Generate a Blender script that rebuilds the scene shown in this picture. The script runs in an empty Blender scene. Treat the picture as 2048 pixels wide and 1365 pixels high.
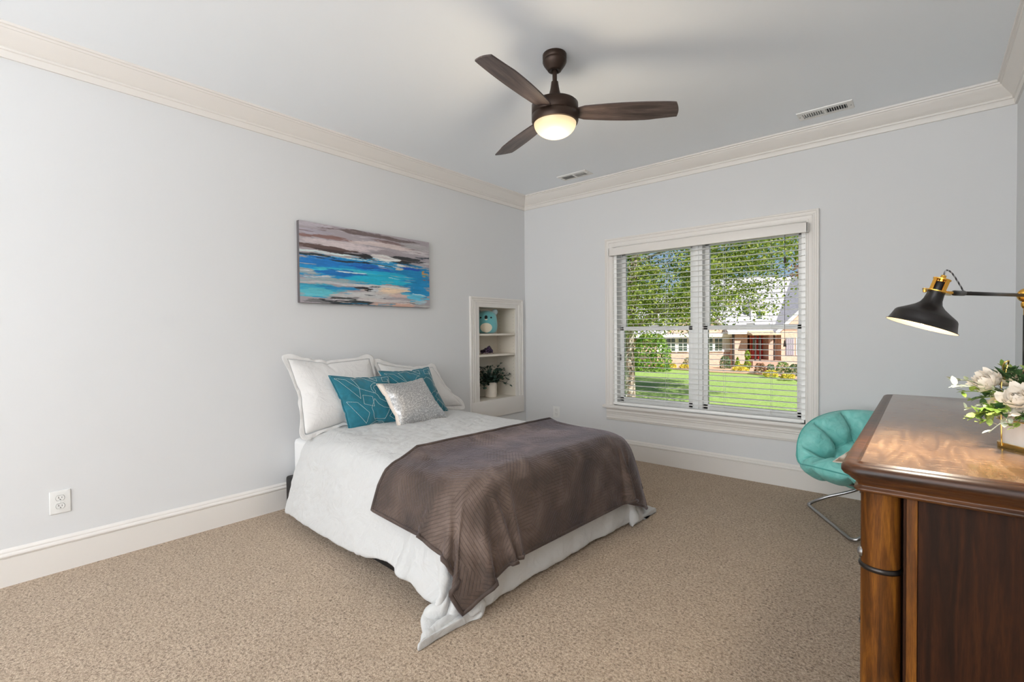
import bpy, bmesh, math, random
import numpy as np
from mathutils import Vector, Matrix, noise
S = bpy.context.scene
C = S.collection
PI = math.pi
R = math.radians
# ------------------------------------------------------------------ camera
CAM = Vector((3.5005, -4.3399, 1.2505))
FW = Vector((-0.64884055, 0.76071573, -0.01781887))
RT = Vector((0.76090763, 0.64880378, -0.00855763))
UP = Vector((-0.00505102, 0.01911105, 0.99980461))
cd = bpy.data.cameras.new('camera'); cam = bpy.data.objects.new('camera', cd); C.objects.link(cam)
m = Matrix((RT, UP, -FW)).transposed().to_4x4(); m.translation = CAM; cam.matrix_world = m
cd.sensor_width = 36; cd.lens = 968.4 / 2048 * 36; cd.clip_start = 0.02; cd.clip_end = 400
S.camera = cam
# ------------------------------------------------------------------ view, world, sun, big lights
S.view_settings.view_transform = 'Standard'; S.view_settings.look = 'None'
S.view_settings.gamma = 1; S.view_settings.use_curve_mapping = False
S.view_settings.exposure = 0.27
S.cycles.use_denoising = True
S.cycles.max_bounces = 10; S.cycles.diffuse_bounces = 6; S.cycles.glossy_bounces = 4
S.cycles.transmission_bounces = 6; S.cycles.transparent_max_bounces = 12
S.cycles.sample_clamp_indirect = 6; S.cycles.caustics_reflective = False; S.cycles.caustics_refractive = False
W = bpy.data.worlds.new('world'); S.world = W; W.use_nodes = True
nt = W.node_tree; nt.nodes.clear()
wo = nt.nodes.new('ShaderNodeOutputWorld'); bg = nt.nodes.new('ShaderNodeBackground')
sky = nt.nodes.new('ShaderNodeTexSky'); sky.sky_type = 'HOSEK_WILKIE'
sky.turbidity = 3.6; sky.ground_albedo = 0.35
sky.sun_direction = Vector((0.58, -0.294, 0.60)).normalized()
bg.inputs['Strength'].default_value = 2.15
nt.links.new(sky.outputs[0], bg.inputs[0]); nt.links.new(bg.outputs[0], wo.inputs[0])

def light(name, kind, loc, energy, col=(1, 1, 1), rot=None, to=None, **kw):
    d = bpy.data.lights.new(name, kind); d.energy = energy; d.color = col
    for k, v in kw.items(): setattr(d, k, v)
    o = bpy.data.objects.new(name, d); C.objects.link(o); o.location = loc
    if to is not None:
        o.rotation_euler = (Vector(to) - Vector(loc)).to_track_quat('-Z', 'Y').to_euler()
    if rot: o.rotation_euler = rot
    return o
light('sun', 'SUN', (-20, -20, 30), 6.8, (1, .96, .88), to=(-20 - .58, -20 + .294, 30 - .60), angle=0.009)
# added area light behind the camera that fills the room evenly
light('rear_fill', 'AREA', (2.0, -7.5, 1.45), 112, (.95, 0.98, 1.0), to=(1.96, -1.0, 1.6), shape='RECTANGLE', size=3.7, size_y=2.5)

light('ceiling_fill', 'AREA', (3.3, -6.3, 1.76), 56, (.98, .98, 1.0), to=(3.25, -6.2, 2.8), shape='DISK', size=.26)  # added light that washes the ceiling from behind the camera

# ------------------------------------------------------------------ materials
def srgb(r, g, b):
    f = lambda c: (c / 255 / 12.92) if c / 255 <= .04045 else ((c / 255 + .055) / 1.055) ** 2.4
    return (f(r), f(g), f(b), 1)
class N:
    """small node-tree helper"""
    def __init__(s, name, rough=.5, col=None, **kw):
        s.m = bpy.data.materials.new(name); s.m.use_nodes = True
        s.t = s.m.node_tree; s.b = s.t.nodes['Principled BSDF']; s.out = s.t.nodes['Material Output']
        s.b.inputs['Roughness'].default_value = rough
        if col: s.b.inputs['Base Color'].default_value = col
        for k, v in kw.items(): s.b.inputs[k.replace('_', ' ')].default_value = v
    def n(s, typ, ins=None, **kw):
        x = s.t.nodes.new('ShaderNode' + typ)
        for k, v in kw.items(): setattr(x, k, v)
        for k, v in (ins or {}).items():
            if isinstance(v, bpy.types.NodeSocket): s.t.links.new(v, x.inputs[k])
            else: x.inputs[k].default_value = v
        return x
    def coord(s, kind='Object', scale=(1, 1, 1), rot=(0, 0, 0), loc=(0, 0, 0)):
        tc = s.n('TexCoord')
        return s.n('Mapping', {'Vector': tc.outputs[kind], 'Scale': scale, 'Rotation': rot, 'Location': loc}).outputs[0]
    def noise(s, v, scale, detail=4, rough=.5, dist=0):
        return s.n('TexNoise', {'Vector': v, 'Scale': scale, 'Detail': detail, 'Roughness': rough, 'Distortion': dist}).outputs['Fac']
    def ramp(s, fac, stops):
        r = s.n('ValToRGB', {'Fac': fac}); e = r.color_ramp.elements
        while len(e) < len(stops): e.new(.5)
        for a, (p, c) in zip(e, stops): a.position = p; a.color = c
        return r.outputs[0]
    def mix(s, fac, a, b, mode='MIX'):
        x = s.n('Mix', data_type='RGBA', blend_type=mode)
        for k, v in ((0, fac), (6, a), (7, b)):
            if isinstance(v, bpy.types.NodeSocket): s.t.links.new(v, x.inputs[k])
            else: x.inputs[k].default_value = v
        return x.outputs[2]
    def math(s, op, a, b=0.0, c=0.0):
        x = s.n('Math', operation=op)
        for k, v in ((0, a), (1, b), (2, c)):
            if isinstance(v, bpy.types.NodeSocket): s.t.links.new(v, x.inputs[k])
            else: x.inputs[k].default_value = v
        return x.outputs[0]
    def set(s, k, v):
        if isinstance(v, bpy.types.NodeSocket): s.t.links.new(v, s.b.inputs[k])
        else: s.b.inputs[k].default_value = v
        return s
    def bump(s, h, strength=.3, dist=.01, prev=None):
        ins = {'Height': h, 'Strength': strength, 'Distance': dist}
        if prev is not None: ins['Normal'] = prev
        x = s.n('Bump', ins); s.t.links.new(x.outputs[0], s.b.inputs['Normal']); return x.outputs[0]
def paint(name, col, rough=.6, b=.06):
    n = N(name, rough, col); v = n.coord()
    n.bump(n.noise(v, 160, 3), b, .002)
    return n.m
def plain(name, col, rough=.5, **kw):
    n = N(name, rough, col, **kw); v = n.coord()
    f = n.noise(v, 30, 3)
    n.set('Base Color', n.mix(f, tuple(c * .93 for c in col[:3]) + (1,), tuple(min(1, c * 1.05) for c in col[:3]) + (1,)))
    return n.m
M = {}
M['wall'] = paint('wall_paint', srgb(219, 220, 221), .75)
M['ceil'] = paint('ceiling_paint', srgb(243, 248, 253), .85)
M['trim'] = paint('trim_paint', srgb(228, 224, 219), .38, .02)
M['sash'] = paint('sash_paint', srgb(250, 250, 248), .35, .02)
M['niche'] = paint('niche_paint', srgb(226, 219, 206), .5, .02)
M['blind'] = N('blind_slat_white', .4, srgb(250, 250, 248)).m
M['white_plastic'] = plain('white_plastic', srgb(232, 232, 230), .3)
M['dark'] = plain('dark_slot', srgb(22, 21, 20), .6)
M['grey_metal'] = plain('vent_grey', srgb(120, 120, 118), .5)
n = N('window_glass', 0.0, (1, 1, 1, 1)); n.b.inputs['Transmission Weight'].default_value = 1; n.b.inputs['IOR'].default_value = 1.02
M['glass'] = n.m
# carpet
n = N('carpet_pile', .95)
v = n.coord()
big = n.noise(v, 1.3, 4, .6, .5); mid = n.noise(v, 9, 4, .6)
fine = n.noise(v, 92, 5, .75, .6); vor = n.n('TexVoronoi', {'Vector': v, 'Scale': 150.0, 'Randomness': 1.0}).outputs['Distance']
base = n.ramp(fine, [(.36, srgb(84, 66, 53)), (.45, srgb(160, 138, 116)), (.55, srgb(200, 179, 155)), (.72, srgb(230, 213, 192))])
c1 = n.mix(n.math('MULTIPLY', big, .35), base, srgb(180, 155, 125))
c2 = n.mix(n.ramp(mid, [(.4, (0, 0, 0, 1)), (.7, (.22, .22, .22, 1))]), c1, srgb(148, 125, 100))
n.set('Base Color', c2)
nb = n.bump(vor, .45, .008)
n.bump(fine, .7, .010, nb)
n.b.inputs['Sheen Weight'].default_value = .15
M['carpet'] = n.m
# fabrics
def fabric(name, col, rough=.85, wr=.25, wscale=6, weave=.1, sheen=.2, col2=None):
    n = N(name, rough, col); v = n.coord()
    w = n.noise(v, wscale, 5, .55, 1.2)
    f = n.noise(v, 420, 2)
    if col2: n.set('Base Color', n.mix(n.ramp(w, [(.38, (0, 0, 0, 1)), (.62, (1, 1, 1, 1))]), col, col2))
    nb = n.bump(w, wr, .02); n.bump(f, weave, .001, nb)
    n.b.inputs['Sheen Weight'].default_value = sheen
    return n.m
M['cotton'] = fabric('white_cotton', srgb(196, 196, 195), .9, .7, 7)
M['cotton_fine'] = fabric('white_cotton_sham', srgb(220, 218, 216), .9, .4, 12)
M['sheet'] = fabric('white_sheet', srgb(228, 228, 228), .9, .2, 5)
M['teal'] = fabric('teal_cloth', srgb(14, 112, 132), .75, .25, 12, .3, .3, srgb(10, 100, 116))
M['thread'] = plain('silver_thread', srgb(205, 214, 214), .4)
M['cream_cloth'] = fabric('cream_satin', srgb(222, 210, 198), .5, .2, 10)
# plush throw with pressed pattern of line groups
n = N('brown_plush', .7)
v = n.coord()
w = n.noise(v, 3.2, 5, .6, 1.0); w2 = n.noise(v, 14, 4, .7, .8)
col = n.ramp(w, [(.32, srgb(44, 33, 27)), (.5, srgb(80, 64, 54)), (.66, srgb(118, 100, 90))])
col = n.mix(n.math('MULTIPLY', w2, .5), col, srgb(76, 62, 56))
uv = n.n('UVMap').outputs[0]
ck = n.n('TexVoronoi', {'Vector': n.n('Mapping', {'Vector': uv, 'Scale': (7, 7, 7)}).outputs[0], 'Scale': 1.0}).outputs['Color']
sep = n.n('SeparateColor', {'Color': ck}).outputs[0]
ang = n.math('MULTIPLY', n.math('FLOOR', n.math('MULTIPLY', sep, 4.0)), PI / 4)
rv = n.n('VectorRotate', {'Vector': uv, 'Angle': ang}, rotation_type='Z_AXIS').outputs[0]
wv = n.n('TexWave', {'Vector': rv, 'Scale': 19.0, 'Distortion': 0.0}, wave_profile='SIN').outputs['Fac']
ln = n.ramp(wv, [(.0, (0, 0, 0, 1)), (.22, (1, 1, 1, 1))])
n.set('Base Color', n.mix(n.math('SUBTRACT', 1.0, ln), col, n.mix(.32, col, srgb(30, 22, 20))))
nb = n.bump(ln, .4, .005); n.bump(w2, .5, .012, nb)
n.b.inputs['Sheen Weight'].default_value = .55; n.b.inputs['Sheen Roughness'].default_value = .35
n.b.inputs['Sheen Tint'].default_value = srgb(190, 185, 200)
M['plush'] = n.m
n = N('sequins', .28, srgb(188, 188, 190), Metallic=.85)
v = n.coord('UV', (1, 1, 1))
vo = n.n('TexVoronoi', {'Vector': v, 'Scale': 70.0, 'Randomness': .5})
cc = n.n('SeparateColor', {'Color': vo.outputs['Color']})
tilt = n.noise(v, 5, 3)
n.set('Roughness', n.math('MULTIPLY_ADD', cc.outputs[1], .2, .38))
n.set('Base Color', n.ramp(cc.outputs[0], [(0, srgb(178, 177, 178)), (.6, srgb(204, 203, 203)), (1, srgb(240, 239, 237))]))
n.bump(vo.outputs['Color'], .22, .003)
M['sequin'] = n.m
n = N('dark_base_cloth', .55)
v = n.coord(); wv = n.n('TexWave', {'Vector': v, 'Scale': 6.0, 'Distortion': 14.0, 'Detail': 2.0, 'Detail Scale': 1.2}, wave_type='RINGS').outputs['Fac']
n.set('Base Color', n.ramp(wv, [(.40, srgb(16, 13, 14)), (.5, srgb(52, 46, 46)), (.60, srgb(16, 13, 14))]))
M['basecloth'] = n.m
# wood
def wood(name, dark, mid, light_, axis='z', rough=.35, coat=.3, sc=1.0, lo=.33, hi=.7):
    n = N(name, rough)
    s = {'x': (1.2, 14, 14), 'y': (14, 1.2, 14), 'z': (14, 14, 1.2)}[axis]
    v = n.coord('Object', tuple(a * sc for a in s))
    g = n.noise(v, 2.2, 6, .62, 1.2)
    v2 = n.coord('Object', tuple(a * sc * 9 for a in s)); f = n.noise(v2, 3, 3, .6)
    col = n.ramp(g, [(lo, dark), (.52, mid), (hi, light_)])
    col = n.mix(n.ramp(f, [(.40, (0, 0, 0, 1)), (.7, (.45, .45, .45, 1))]), col, dark)
    n.set('Base Color', col); n.bump(f, .08, .002)
    n.set('Coat Weight', coat); n.set('Coat Roughness', .22)
    return n.m
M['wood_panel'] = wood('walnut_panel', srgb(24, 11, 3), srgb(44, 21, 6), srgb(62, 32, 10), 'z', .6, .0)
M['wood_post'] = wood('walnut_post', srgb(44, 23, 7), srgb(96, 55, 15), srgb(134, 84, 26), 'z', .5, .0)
M['wood_mold'] = wood('walnut_moulding', srgb(34, 17, 7), srgb(72, 40, 16), srgb(104, 63, 28), 'x', .36, .08)
n = N('walnut_top', .3)
v = n.coord('Object', (10, 1.6, 10)); g = n.noise(v, 2.0, 6, .65, 1.5)
v2 = n.coord('Object', (60, 7, 60), (0, 0, .35)); f = n.noise(v2, 2, 4, .7)
scr = n.ramp(n.noise(n.coord('Object', (7, 26, 7), (0, 0, -.5)), 2.3, 5, .7, 1.6), [(.55, (0, 0, 0, 1)), (.68, (1, 1, 1, 1))])
col = n.ramp(g, [(.3, srgb(78, 54, 36)), (.5, srgb(114, 84, 58)), (.7, srgb(144, 112, 80))])
col = n.mix(n.ramp(f, [(.4, (0, 0, 0, 1)), (.7, (.5, .5, .5, 1))]), col, srgb(92, 62, 38))
n.set('Base Color', n.mix(n.math('MULTIPLY', scr, .16), col, srgb(204, 170, 128)))
n.set('Roughness', n.math('MULTIPLY_ADD', scr, .16, .2)); n.bump(f, .06, .001)
n.set('Coat Weight', .25); n.set('Coat Roughness', .12)
M['wood_top'] = n.m
M['wood_panel'].node_tree.nodes['Principled BSDF'].inputs['Specular IOR Level'].default_value = .12
M['wood_post'].node_tree.nodes['Principled BSDF'].inputs['Specular IOR Level'].default_value = .15
M['wood_mold'].node_tree.nodes['Principled BSDF'].inputs['Specular IOR Level'].default_value = .35
M['blade'] = wood('fan_blade_wood', srgb(48, 40, 40), srgb(78, 66, 64), srgb(104, 90, 86), 'x', .45, .1)
M['bronze'] = N('oil_rubbed_bronze', .42, srgb(58, 44, 36), Metallic=.6).m
M['brass'] = N('polished_brass', .22, srgb(214, 164, 74), Metallic=1.0).m
M['gold'] = N('pale_gold', .16, srgb(226, 190, 110), Metallic=1.0).m
M['black_metal'] = N('black_lamp_metal', .34, srgb(30, 27, 26), Metallic=.35).m
M['lamp_inner'] = N('lamp_inner_white', .5, srgb(245, 240, 230)).m
M['chrome'] = N('satin_steel', .28, srgb(170, 170, 172), Metallic=1.0).m
M['pewter'] = N('dark_pewter', .3, srgb(60, 56, 54), Metallic=.9).m
def emis(name, col, st, base=(.9, .88, .82, 1)):
    n = N(name, .3, base); n.b.inputs['Emission Color'].default_value = col; n.b.inputs['Emission Strength'].default_value = st; return n.m
n = N('lit_frosted_glass', .35, srgb(120, 108, 92)); v = n.coord('Generated')
sepz = n.n('SeparateXYZ', {'Vector': v}).outputs[2]
n.b.inputs['Emission Color'].default_value = srgb(255, 226, 176)
n.set('Emission Strength', n.ramp(sepz, [(0.0, (1.5, 1.5, 1.5, 1)), (.55, (.95, .95, .95, 1)), (1, (.6, .6, .6, 1))]))
M['lens'] = n.m
M['bulb'] = emis('warm_bulb', srgb(255, 214, 150), 14)
M['aqua'] = fabric('aqua_nylon', srgb(134, 208, 200), .5, .5, 16, .05, .1, srgb(116, 196, 188))
M['aqua_seam'] = fabric('aqua_seam', srgb(76, 166, 158), .6, .1, 10)
M['patterned'] = None
n = N('tan_pattern_cloth', .8); v = n.coord('Object')
wv = n.n('TexVoronoi', {'Vector': v, 'Scale': 16.0}).outputs['Distance']
n.set('Base Color', n.ramp(wv, [(.2, srgb(226, 216, 202)), (.42, srgb(160, 138, 116)), (.7, srgb(120, 100, 84))]))
M['patterned'] = n.m

# ------------------------------------------------------------------ object helpers
def link(name, bm, mat, parent=None, smooth=True, auto=None, loc=None, rot=None):
    me = bpy.data.meshes.new(name); bm.to_mesh(me); bm.free()
    if isinstance(mat, (list, tuple)):
        for x in mat: me.materials.append(x)
    else: me.materials.append(mat)
    if smooth:
        me.polygons.foreach_set('use_smooth', [True] * len(me.polygons))
        if auto: me.set_sharp_from_angle(angle=R(auto))
    o = bpy.data.objects.new(name, me); C.objects.link(o)
    if parent: o.parent = parent
    if loc is not None: o.location = loc
    if rot is not None: o.rotation_euler = rot
    return o
def tag(o, label, cat, group=None, kind=None):
    o['label'] = label; o['category'] = cat
    if group: o['group'] = group
    if kind: o['kind'] = kind
    return o
def thing(name, label, cat, loc=(0, 0, 0), rotz=0, group=None):
    o = bpy.data.objects.new(name, None); C.objects.link(o); o.location = loc; o.rotation_euler = (0, 0, rotz)
    o.empty_display_size = .1
    return tag(o, label, cat, group)
def struct(name, bm, mat, **kw):
    o = link(name, bm, mat, **kw); o['kind'] = 'structure'; return o
def box(bm, x0, x1, y0, y1, z0, z1, bev=0, mi=0, seg=2):
    r = bmesh.ops.create_cube(bm, size=1)
    for v in r['verts']:
        v.co = Vector(((x0 + x1) / 2 + v.co.x * (x1 - x0), (y0 + y1) / 2 + v.co.y * (y1 - y0), (z0 + z1) / 2 + v.co.z * (z1 - z0)))
    es = {e for v in r['verts'] for e in v.link_edges}; fs = {f for v in r['verts'] for f in v.link_faces}
    for f in fs: f.material_index = mi
    if bev: bmesh.ops.bevel(bm, geom=list(es), offset=bev, segments=seg, affect='EDGES', profile=.6)
    return bm
def nb(): return bmesh.new()
def bx(*a, **k): return box(nb(), *a, **k)
def lathe(bm, prof, seg=48, mat=Matrix.Identity(4), cap0=False, cap1=False, mi=0, arc=2 * PI):
    rings = []
    for r, z in prof:
        rings.append([bm.verts.new(mat @ Vector((r * math.cos(arc * k / seg), r * math.sin(arc * k / seg), z))) for k in range(seg)])
    for a, b in zip(rings, rings[1:]):
        for k in range(seg):
            f = bm.faces.new((a[k], a[(k + 1) % seg], b[(k + 1) % seg], b[k])); f.material_index = mi
    if cap0: bm.faces.new(list(reversed(rings[0]))).material_index = mi
    if cap1: bm.faces.new(rings[-1]).material_index = mi
    return bm
def tube(bm, pts, r, seg=12, closed=False, cap=True, mi=0):
    pts = [Vector(p) for p in pts]; n = len(pts); rings = []
    rr = r if isinstance(r, (list, tuple)) else [r] * n
    t0 = (pts[1] - pts[0]).normalized()
    up = Vector((0, 0, 1)) if abs(t0.z) < .9 else Vector((1, 0, 0))
    u = t0.cross(up).normalized()
    for i, p in enumerate(pts):
        if closed: t = (pts[(i + 1) % n] - pts[i - 1]).normalized()
        else: t = (pts[min(i + 1, n - 1)] - pts[max(i - 1, 0)]).normalized()
        u = (u - t * u.dot(t)).normalized(); w = t.cross(u)
        rings.append([bm.verts.new(p + rr[i] * (math.cos(2 * PI * k / seg) * u + math.sin(2 * PI * k / seg) * w)) for k in range(seg)])
    for i in range(n if closed else n - 1):
        a, b = rings[i], rings[(i + 1) % n]
        for k in range(seg): bm.faces.new((a[k], a[(k + 1) % seg], b[(k + 1) % seg], b[k])).material_index = mi
    if cap and not closed:
        bm.faces.new(list(reversed(rings[0]))).material_index = mi; bm.faces.new(rings[-1]).material_index = mi
    return bm
def smooth_path(pts, n=8):
    pts = [Vector(p) for p in pts]; out = []
    P = [pts[0]] + pts + [pts[-1]]
    for i in range(1, len(P) - 2):
        for k in range(n):
            t = k / n; a, b, c, d = P[i - 1], P[i], P[i + 1], P[i + 2]
            out.append(.5 * ((2 * b) + (c - a) * t + (2 * a - 5 * b + 4 * c - d) * t * t + (3 * b - a - 3 * c + d) * t ** 3))
    out.append(pts[-1]); return out
def extrude_profile(bm, prof, p0, p1, right, up=(0, 0, 1), m0=0, m1=0, mi=0):
    """prof: list of (out, up); swept from p0 to p1; m0/m1: mitre amount along path per unit of out"""
    p0, p1, right, up = map(Vector, (p0, p1, right, up)); d = (p1 - p0).normalized()
    a = [bm.verts.new(p0 + right * o + up * z + d * (o * m0)) for o, z in prof]
    b = [bm.verts.new(p1 + right * o + up * z - d * (o * m1)) for o, z in prof]
    n = len(prof)
    for k in range(n):
        bm.faces.new((a[k], a[(k + 1) % n], b[(k + 1) % n], b[k])).material_index = mi
    bm.faces.new(list(reversed(a))); bm.faces.new(b)
    bmesh.ops.recalc_face_normals(bm, faces=bm.faces)
    return bm
def ring_profile(bm, outline, prof, mi=0, cap_top=None, cap_bot=None):
    """outline: closed list of (x,y,nx,ny); prof: list of (offset, z)"""
    rings = [[bm.verts.new((x + nx * o, y + ny * o, z)) for x, y, nx, ny in outline] for o, z in prof]
    n = len(outline)
    for a, b in zip(rings, rings[1:]):
        for k in range(n): bm.faces.new((a[k], a[(k + 1) % n], b[(k + 1) % n], b[k])).material_index = mi
    if cap_top is not None: bm.faces.new(rings[0]).material_index = cap_top
    if cap_bot is not None: bm.faces.new(list(reversed(rings[-1]))).material_index = cap_bot
    bmesh.ops.recalc_face_normals(bm, faces=bm.faces)
    return bm
def rounded_outline(x0, x1, y0, y1, radii, n=8):
    """radii for corners (x0,y0),(x1,y0),(x1,y1),(x0,y1)"""
    out = []
    cs = [(x0, y0, 1, 1, PI, radii[0]), (x1, y0, -1, 1, 1.5 * PI, radii[1]), (x1, y1, -1, -1, 0, radii[2]), (x0, y1, 1, -1, .5 * PI, radii[3])]
    for cx, cy, sx, sy, a0, r in cs:
        for k in range(n + 1):
            a = a0 + k / n * PI / 2
            out.append((cx + sx * r + r * math.cos(a), cy + sy * r + r * math.sin(a), math.cos(a), math.sin(a)))
    return out

# ------------------------------------------------------------------ room shell
RX, RY0, H = 3.93, -7.6, 2.785
WX0, WX1, WZ0, WZ1 = 1.14, 2.797, 0.545, 2.085      # window rough opening (inside casing)
NY0, NY1, NZ0, NZ1, ND = -0.768, -0.168, 0.537, 1.519, 0.285
struct('floor', bx(-.4, RX + .2, RY0 - .2, .0, -.12, 0), M['carpet'], smooth=False)
struct('ceiling', bx(-.4, RX + .2, RY0 - .2, .2, H, H + .12), M['ceil'], smooth=False)
b = nb()
for a in ((-.36, 0, RY0, NY0, 0, H), (-.36, 0, NY1, .2, 0, H), (-.36, 0, NY0, NY1, 0, NZ0), (-.36, 0, NY0, NY1, NZ1, H)): box(b, *a)
struct('wall_left', b, M['wall'], smooth=False)
b = nb()
for a in ((0, WX0, 0, .2, 0, H), (WX1, RX + .2, 0, .2, 0, H), (WX0, WX1, 0, .2, 0, WZ0), (WX0, WX1, 0, .2, WZ1, H)): box(b, *a)
struct('wall_far', b, M['wall'], smooth=False)
struct('wall_right', bx(RX, RX + .2, RY0, 0, 0, H), M['wall'], smooth=False)
struct('wall_back', bx(-.36, RX + .2, RY0 - .2, RY0, 0, H), M['wall'], smooth=False)
# niche box interior
b = nb()
box(b, -ND - .02, -ND, NY0 - .02, NY1 + .02, NZ0 - .02, NZ1 + .02)
box(b, -ND, -.001, NY0 - .02, NY0 + .001, NZ0, NZ1); box(b, -ND, -.001, NY1 - .001, NY1 + .02, NZ0, NZ1)
box(b, -ND, -.001, NY0, NY1, NZ0 - .02, NZ0 + .001); box(b, -ND, -.001, NY0, NY1, NZ1 - .001, NZ1 + .02)
# shelf pin holes on the side seen
for yy, sx in ((NY1 - .0012, 1), ):
    for k in range(22):
        for xx in (-.035, -.24):
            z = NZ0 + .12 + k * .04
            box(b, xx - .002, xx + .002, yy - .0006, yy, z - .002, z + .002, mi=1)
struct('trim_6', b, [M['niche'], M['dark']], smooth=False)
# crown moulding
CR = [(0, -.145), (.012, -.145), (.016, -.135), (.016, -.112), (.024, -.108), (.026, -.100), (.022, -.094), (.03, -.088), (.045, -.07), (.062, -.05), (.074, -.036), (.078, -.026), (.084, -.024), (.086, -.014), (.096, -.012), (.098, 0), (0, 0)]
struct('trim_1', extrude_profile(nb(), CR, (0, RY0, H), (0, 0, H), (1, 0, 0), m0=1, m1=1), M['trim'], auto=35)
struct('trim_2', extrude_profile(nb(), CR, (0, 0, H), (RX, 0, H), (0, -1, 0), m0=1, m1=1), M['trim'], auto=35)
struct('trim_3', extrude_profile(nb(), CR, (RX, 0, H), (RX, RY0, H), (-1, 0, 0), m0=1, m1=1), M['trim'], auto=35)
BB = [(0, 0), (.016, 0), (.016, .139), (.0135, .1405), (.0135, .1435), (.019, .145), (.022, .152), (.0205, .159), (.014, .163), (.011, .165), (.011, .168), (.012, .172), (.008, .180), (.002, .186), (0, .186)]
struct('baseboard_left', extrude_profile(nb(), BB, (0, RY0, 0), (0, 0, 0), (1, 0, 0), m0=1, m1=1), M['trim'], auto=25)
struct('baseboard_far', extrude_profile(nb(), BB, (0, 0, 0), (RX, 0, 0), (0, -1, 0), m0=1, m1=1), M['trim'], auto=25)
struct('baseboard_right', extrude_profile(nb(), BB, (RX, 0, 0), (RX, RY0, 0), (-1, 0, 0), m0=1, m1=1), M['trim'], auto=25)

# ------------------------------------------------------------------ niche casing and shelves
b = nb()
fl = [(0, 0), (0, .016), (.008, .020), (.02, .020), (.024, .014), (.034, .014), (.038, .018), (.046, .018), (.05, .013), (.062, .013), (.066, .017), (.074, .017), (.078, .012), (.128, .012), (.128, 0)]
def flute(p0, p1, side, m0, m1):
    # profile: (distance from outer edge inward, height off wall)
    bm = b; p0, p1 = Vector(p0), Vector(p1); d = (p1 - p0).normalized(); side = Vector(side)
    A = [bm.verts.new(p0 + side * o + Vector((1, 0, 0)) * h + d * o * m0) for o, h in fl]
    B = [bm.verts.new(p1 + side * o + Vector((1, 0, 0)) * h - d * o * m1) for o, h in fl]
    for k in range(len(fl)): bm.faces.new((A[k], A[(k + 1) % len(fl)], B[(k + 1) % len(fl)], B[k]))
    bm.faces.new(A); bm.faces.new(B)
OY0, OY1, OZ0, OZ1 = NY0 - .128, NY1 + .113, NZ0 - .186, NZ1 + .10
flute((0, OY0, NZ0 + .0), (0, OY0, OZ1), (0, 1, 0), 0, .8)
flute((0, OY1, NZ0 + .0), (0, OY1, OZ1), (0, -1, 0), 0, .8)
flute((0, OY0, OZ1), (0, OY1, OZ1), (0, 0, -.8), 1, 1)
box(b, 0, .02, OY0, OY1, OZ0, NZ0, bev=.003)
bmesh.ops.recalc_face_normals(b, faces=b.faces)
struct('trim_7', b, M['trim'], auto=25)
for z in (1.239, 1.018):
    s = struct('trim_8', bx(-ND, -.004, NY0, NY1, z - .021, z, bev=.002), M['niche'], auto=40)
    s.name = 'trim_%d' % (8 if z > 1.1 else 9)

# frame bars round the added rear light and an added uplighter, both unseen
b = nb()
for a in ((.1, 3.9, -7.6, -7.46, .1, .2), (.1, 3.9, -7.6, -7.46, 2.7, 2.78), (.06, .15, -7.6, -7.46, .1, 2.78), (3.85, 3.93, -7.6, -7.46, .1, 2.78), (1.36, 1.41, -7.6, -7.46, .1, 2.78), (2.6, 2.65, -7.6, -7.46, .1, 2.78)): box(b, *a, bev=.004)
struct('rear_fill_frame', b, M['sash'], auto=40)
ul = thing('fill_uplighter', 'black uplighter added as unseen fill light behind the camera by the right wall', 'fill light', (3.3, -6.3, 0))
link('base', lathe(nb(), [(.0001, .03), (.12, .026), (.14, .01), (.14, 0)], 40), M['black_metal'], ul, auto=50)
b = nb(); tube(b, [(0, 0, .02), (0, 0, 1.66)], .011, 14); link('pole', b, M['black_metal'], ul)
link('bowl', lathe(nb(), [(.0001, 1.64), (.05, 1.65), (.11, 1.69), (.15, 1.75), (.155, 1.78)], 40), M['black_metal'], ul)

# ------------------------------------------------------------------ window
casing = [(0, 0), (0, .020), (.004, .024), (.014, .024), (.018, .019), (.03, .018), (.034, .021), (.042, .021), (.046, .016), (.07, .014), (.074, .017), (.082, .017), (.086, .012), (.089, .010), (.089, 0)]
b = nb()
def cas(p0, p1, side, m0, m1):
    p0, p1, side = Vector(p0), Vector(p1), Vector(side); d = (p1 - p0).normalized()
    A = [b.verts.new(p0 + side * o - Vector((0, 1, 0)) * h + d * o * m0) for o, h in casing]
    B = [b.verts.new(p1 + side * o - Vector((0, 1, 0)) * h - d * o * m1) for o, h in casing]
    for k in range(len(casing)): b.faces.new((A[k], A[(k + 1) % len(casing)], B[(k + 1) % len(casing)], B[k]))
    b.faces.new(A); b.faces.new(B)
cas((WX0 - .09, 0, .515), (WX0 - .09, 0, WZ1 + .089), (1, 0, 0), 0, 1)
cas((WX1 + .089, 0, .515), (WX1 + .089, 0, WZ1 + .089), (-1, 0, 0), 0, 1)
cas((WX0 - .09, 0, WZ1 + .089), (WX1 + .089, 0, WZ1 + .089), (0, 0, -1), 1, 1)
bmesh.ops.recalc_face_normals(b, faces=b.faces)
struct('trim_4', b, M['trim'], auto=25)
b = nb()
box(b, WX0 - .11, WX1 + .11, -.055, .07, .490, .518, bev=.006, seg=3)
AP = [(0, -.125), (.008, -.125), (.012, -.118), (.012, -.112), (.018, -.108), (.018, -.100), (.014, -.094), (.014, -.062), (.022, -.056), (.022, -.046), (.028, -.040), (.028, -.022), (.036, -.012), (.04, 0), (0, 0)]
extrude_profile(b, AP, (WX0 - .09, 0, .492), (WX1 + .09, 0, .492), (0, -1, 0), m0=.5, m1=.5)
struct('trim_5', b, M['trim'], auto=25)
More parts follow.
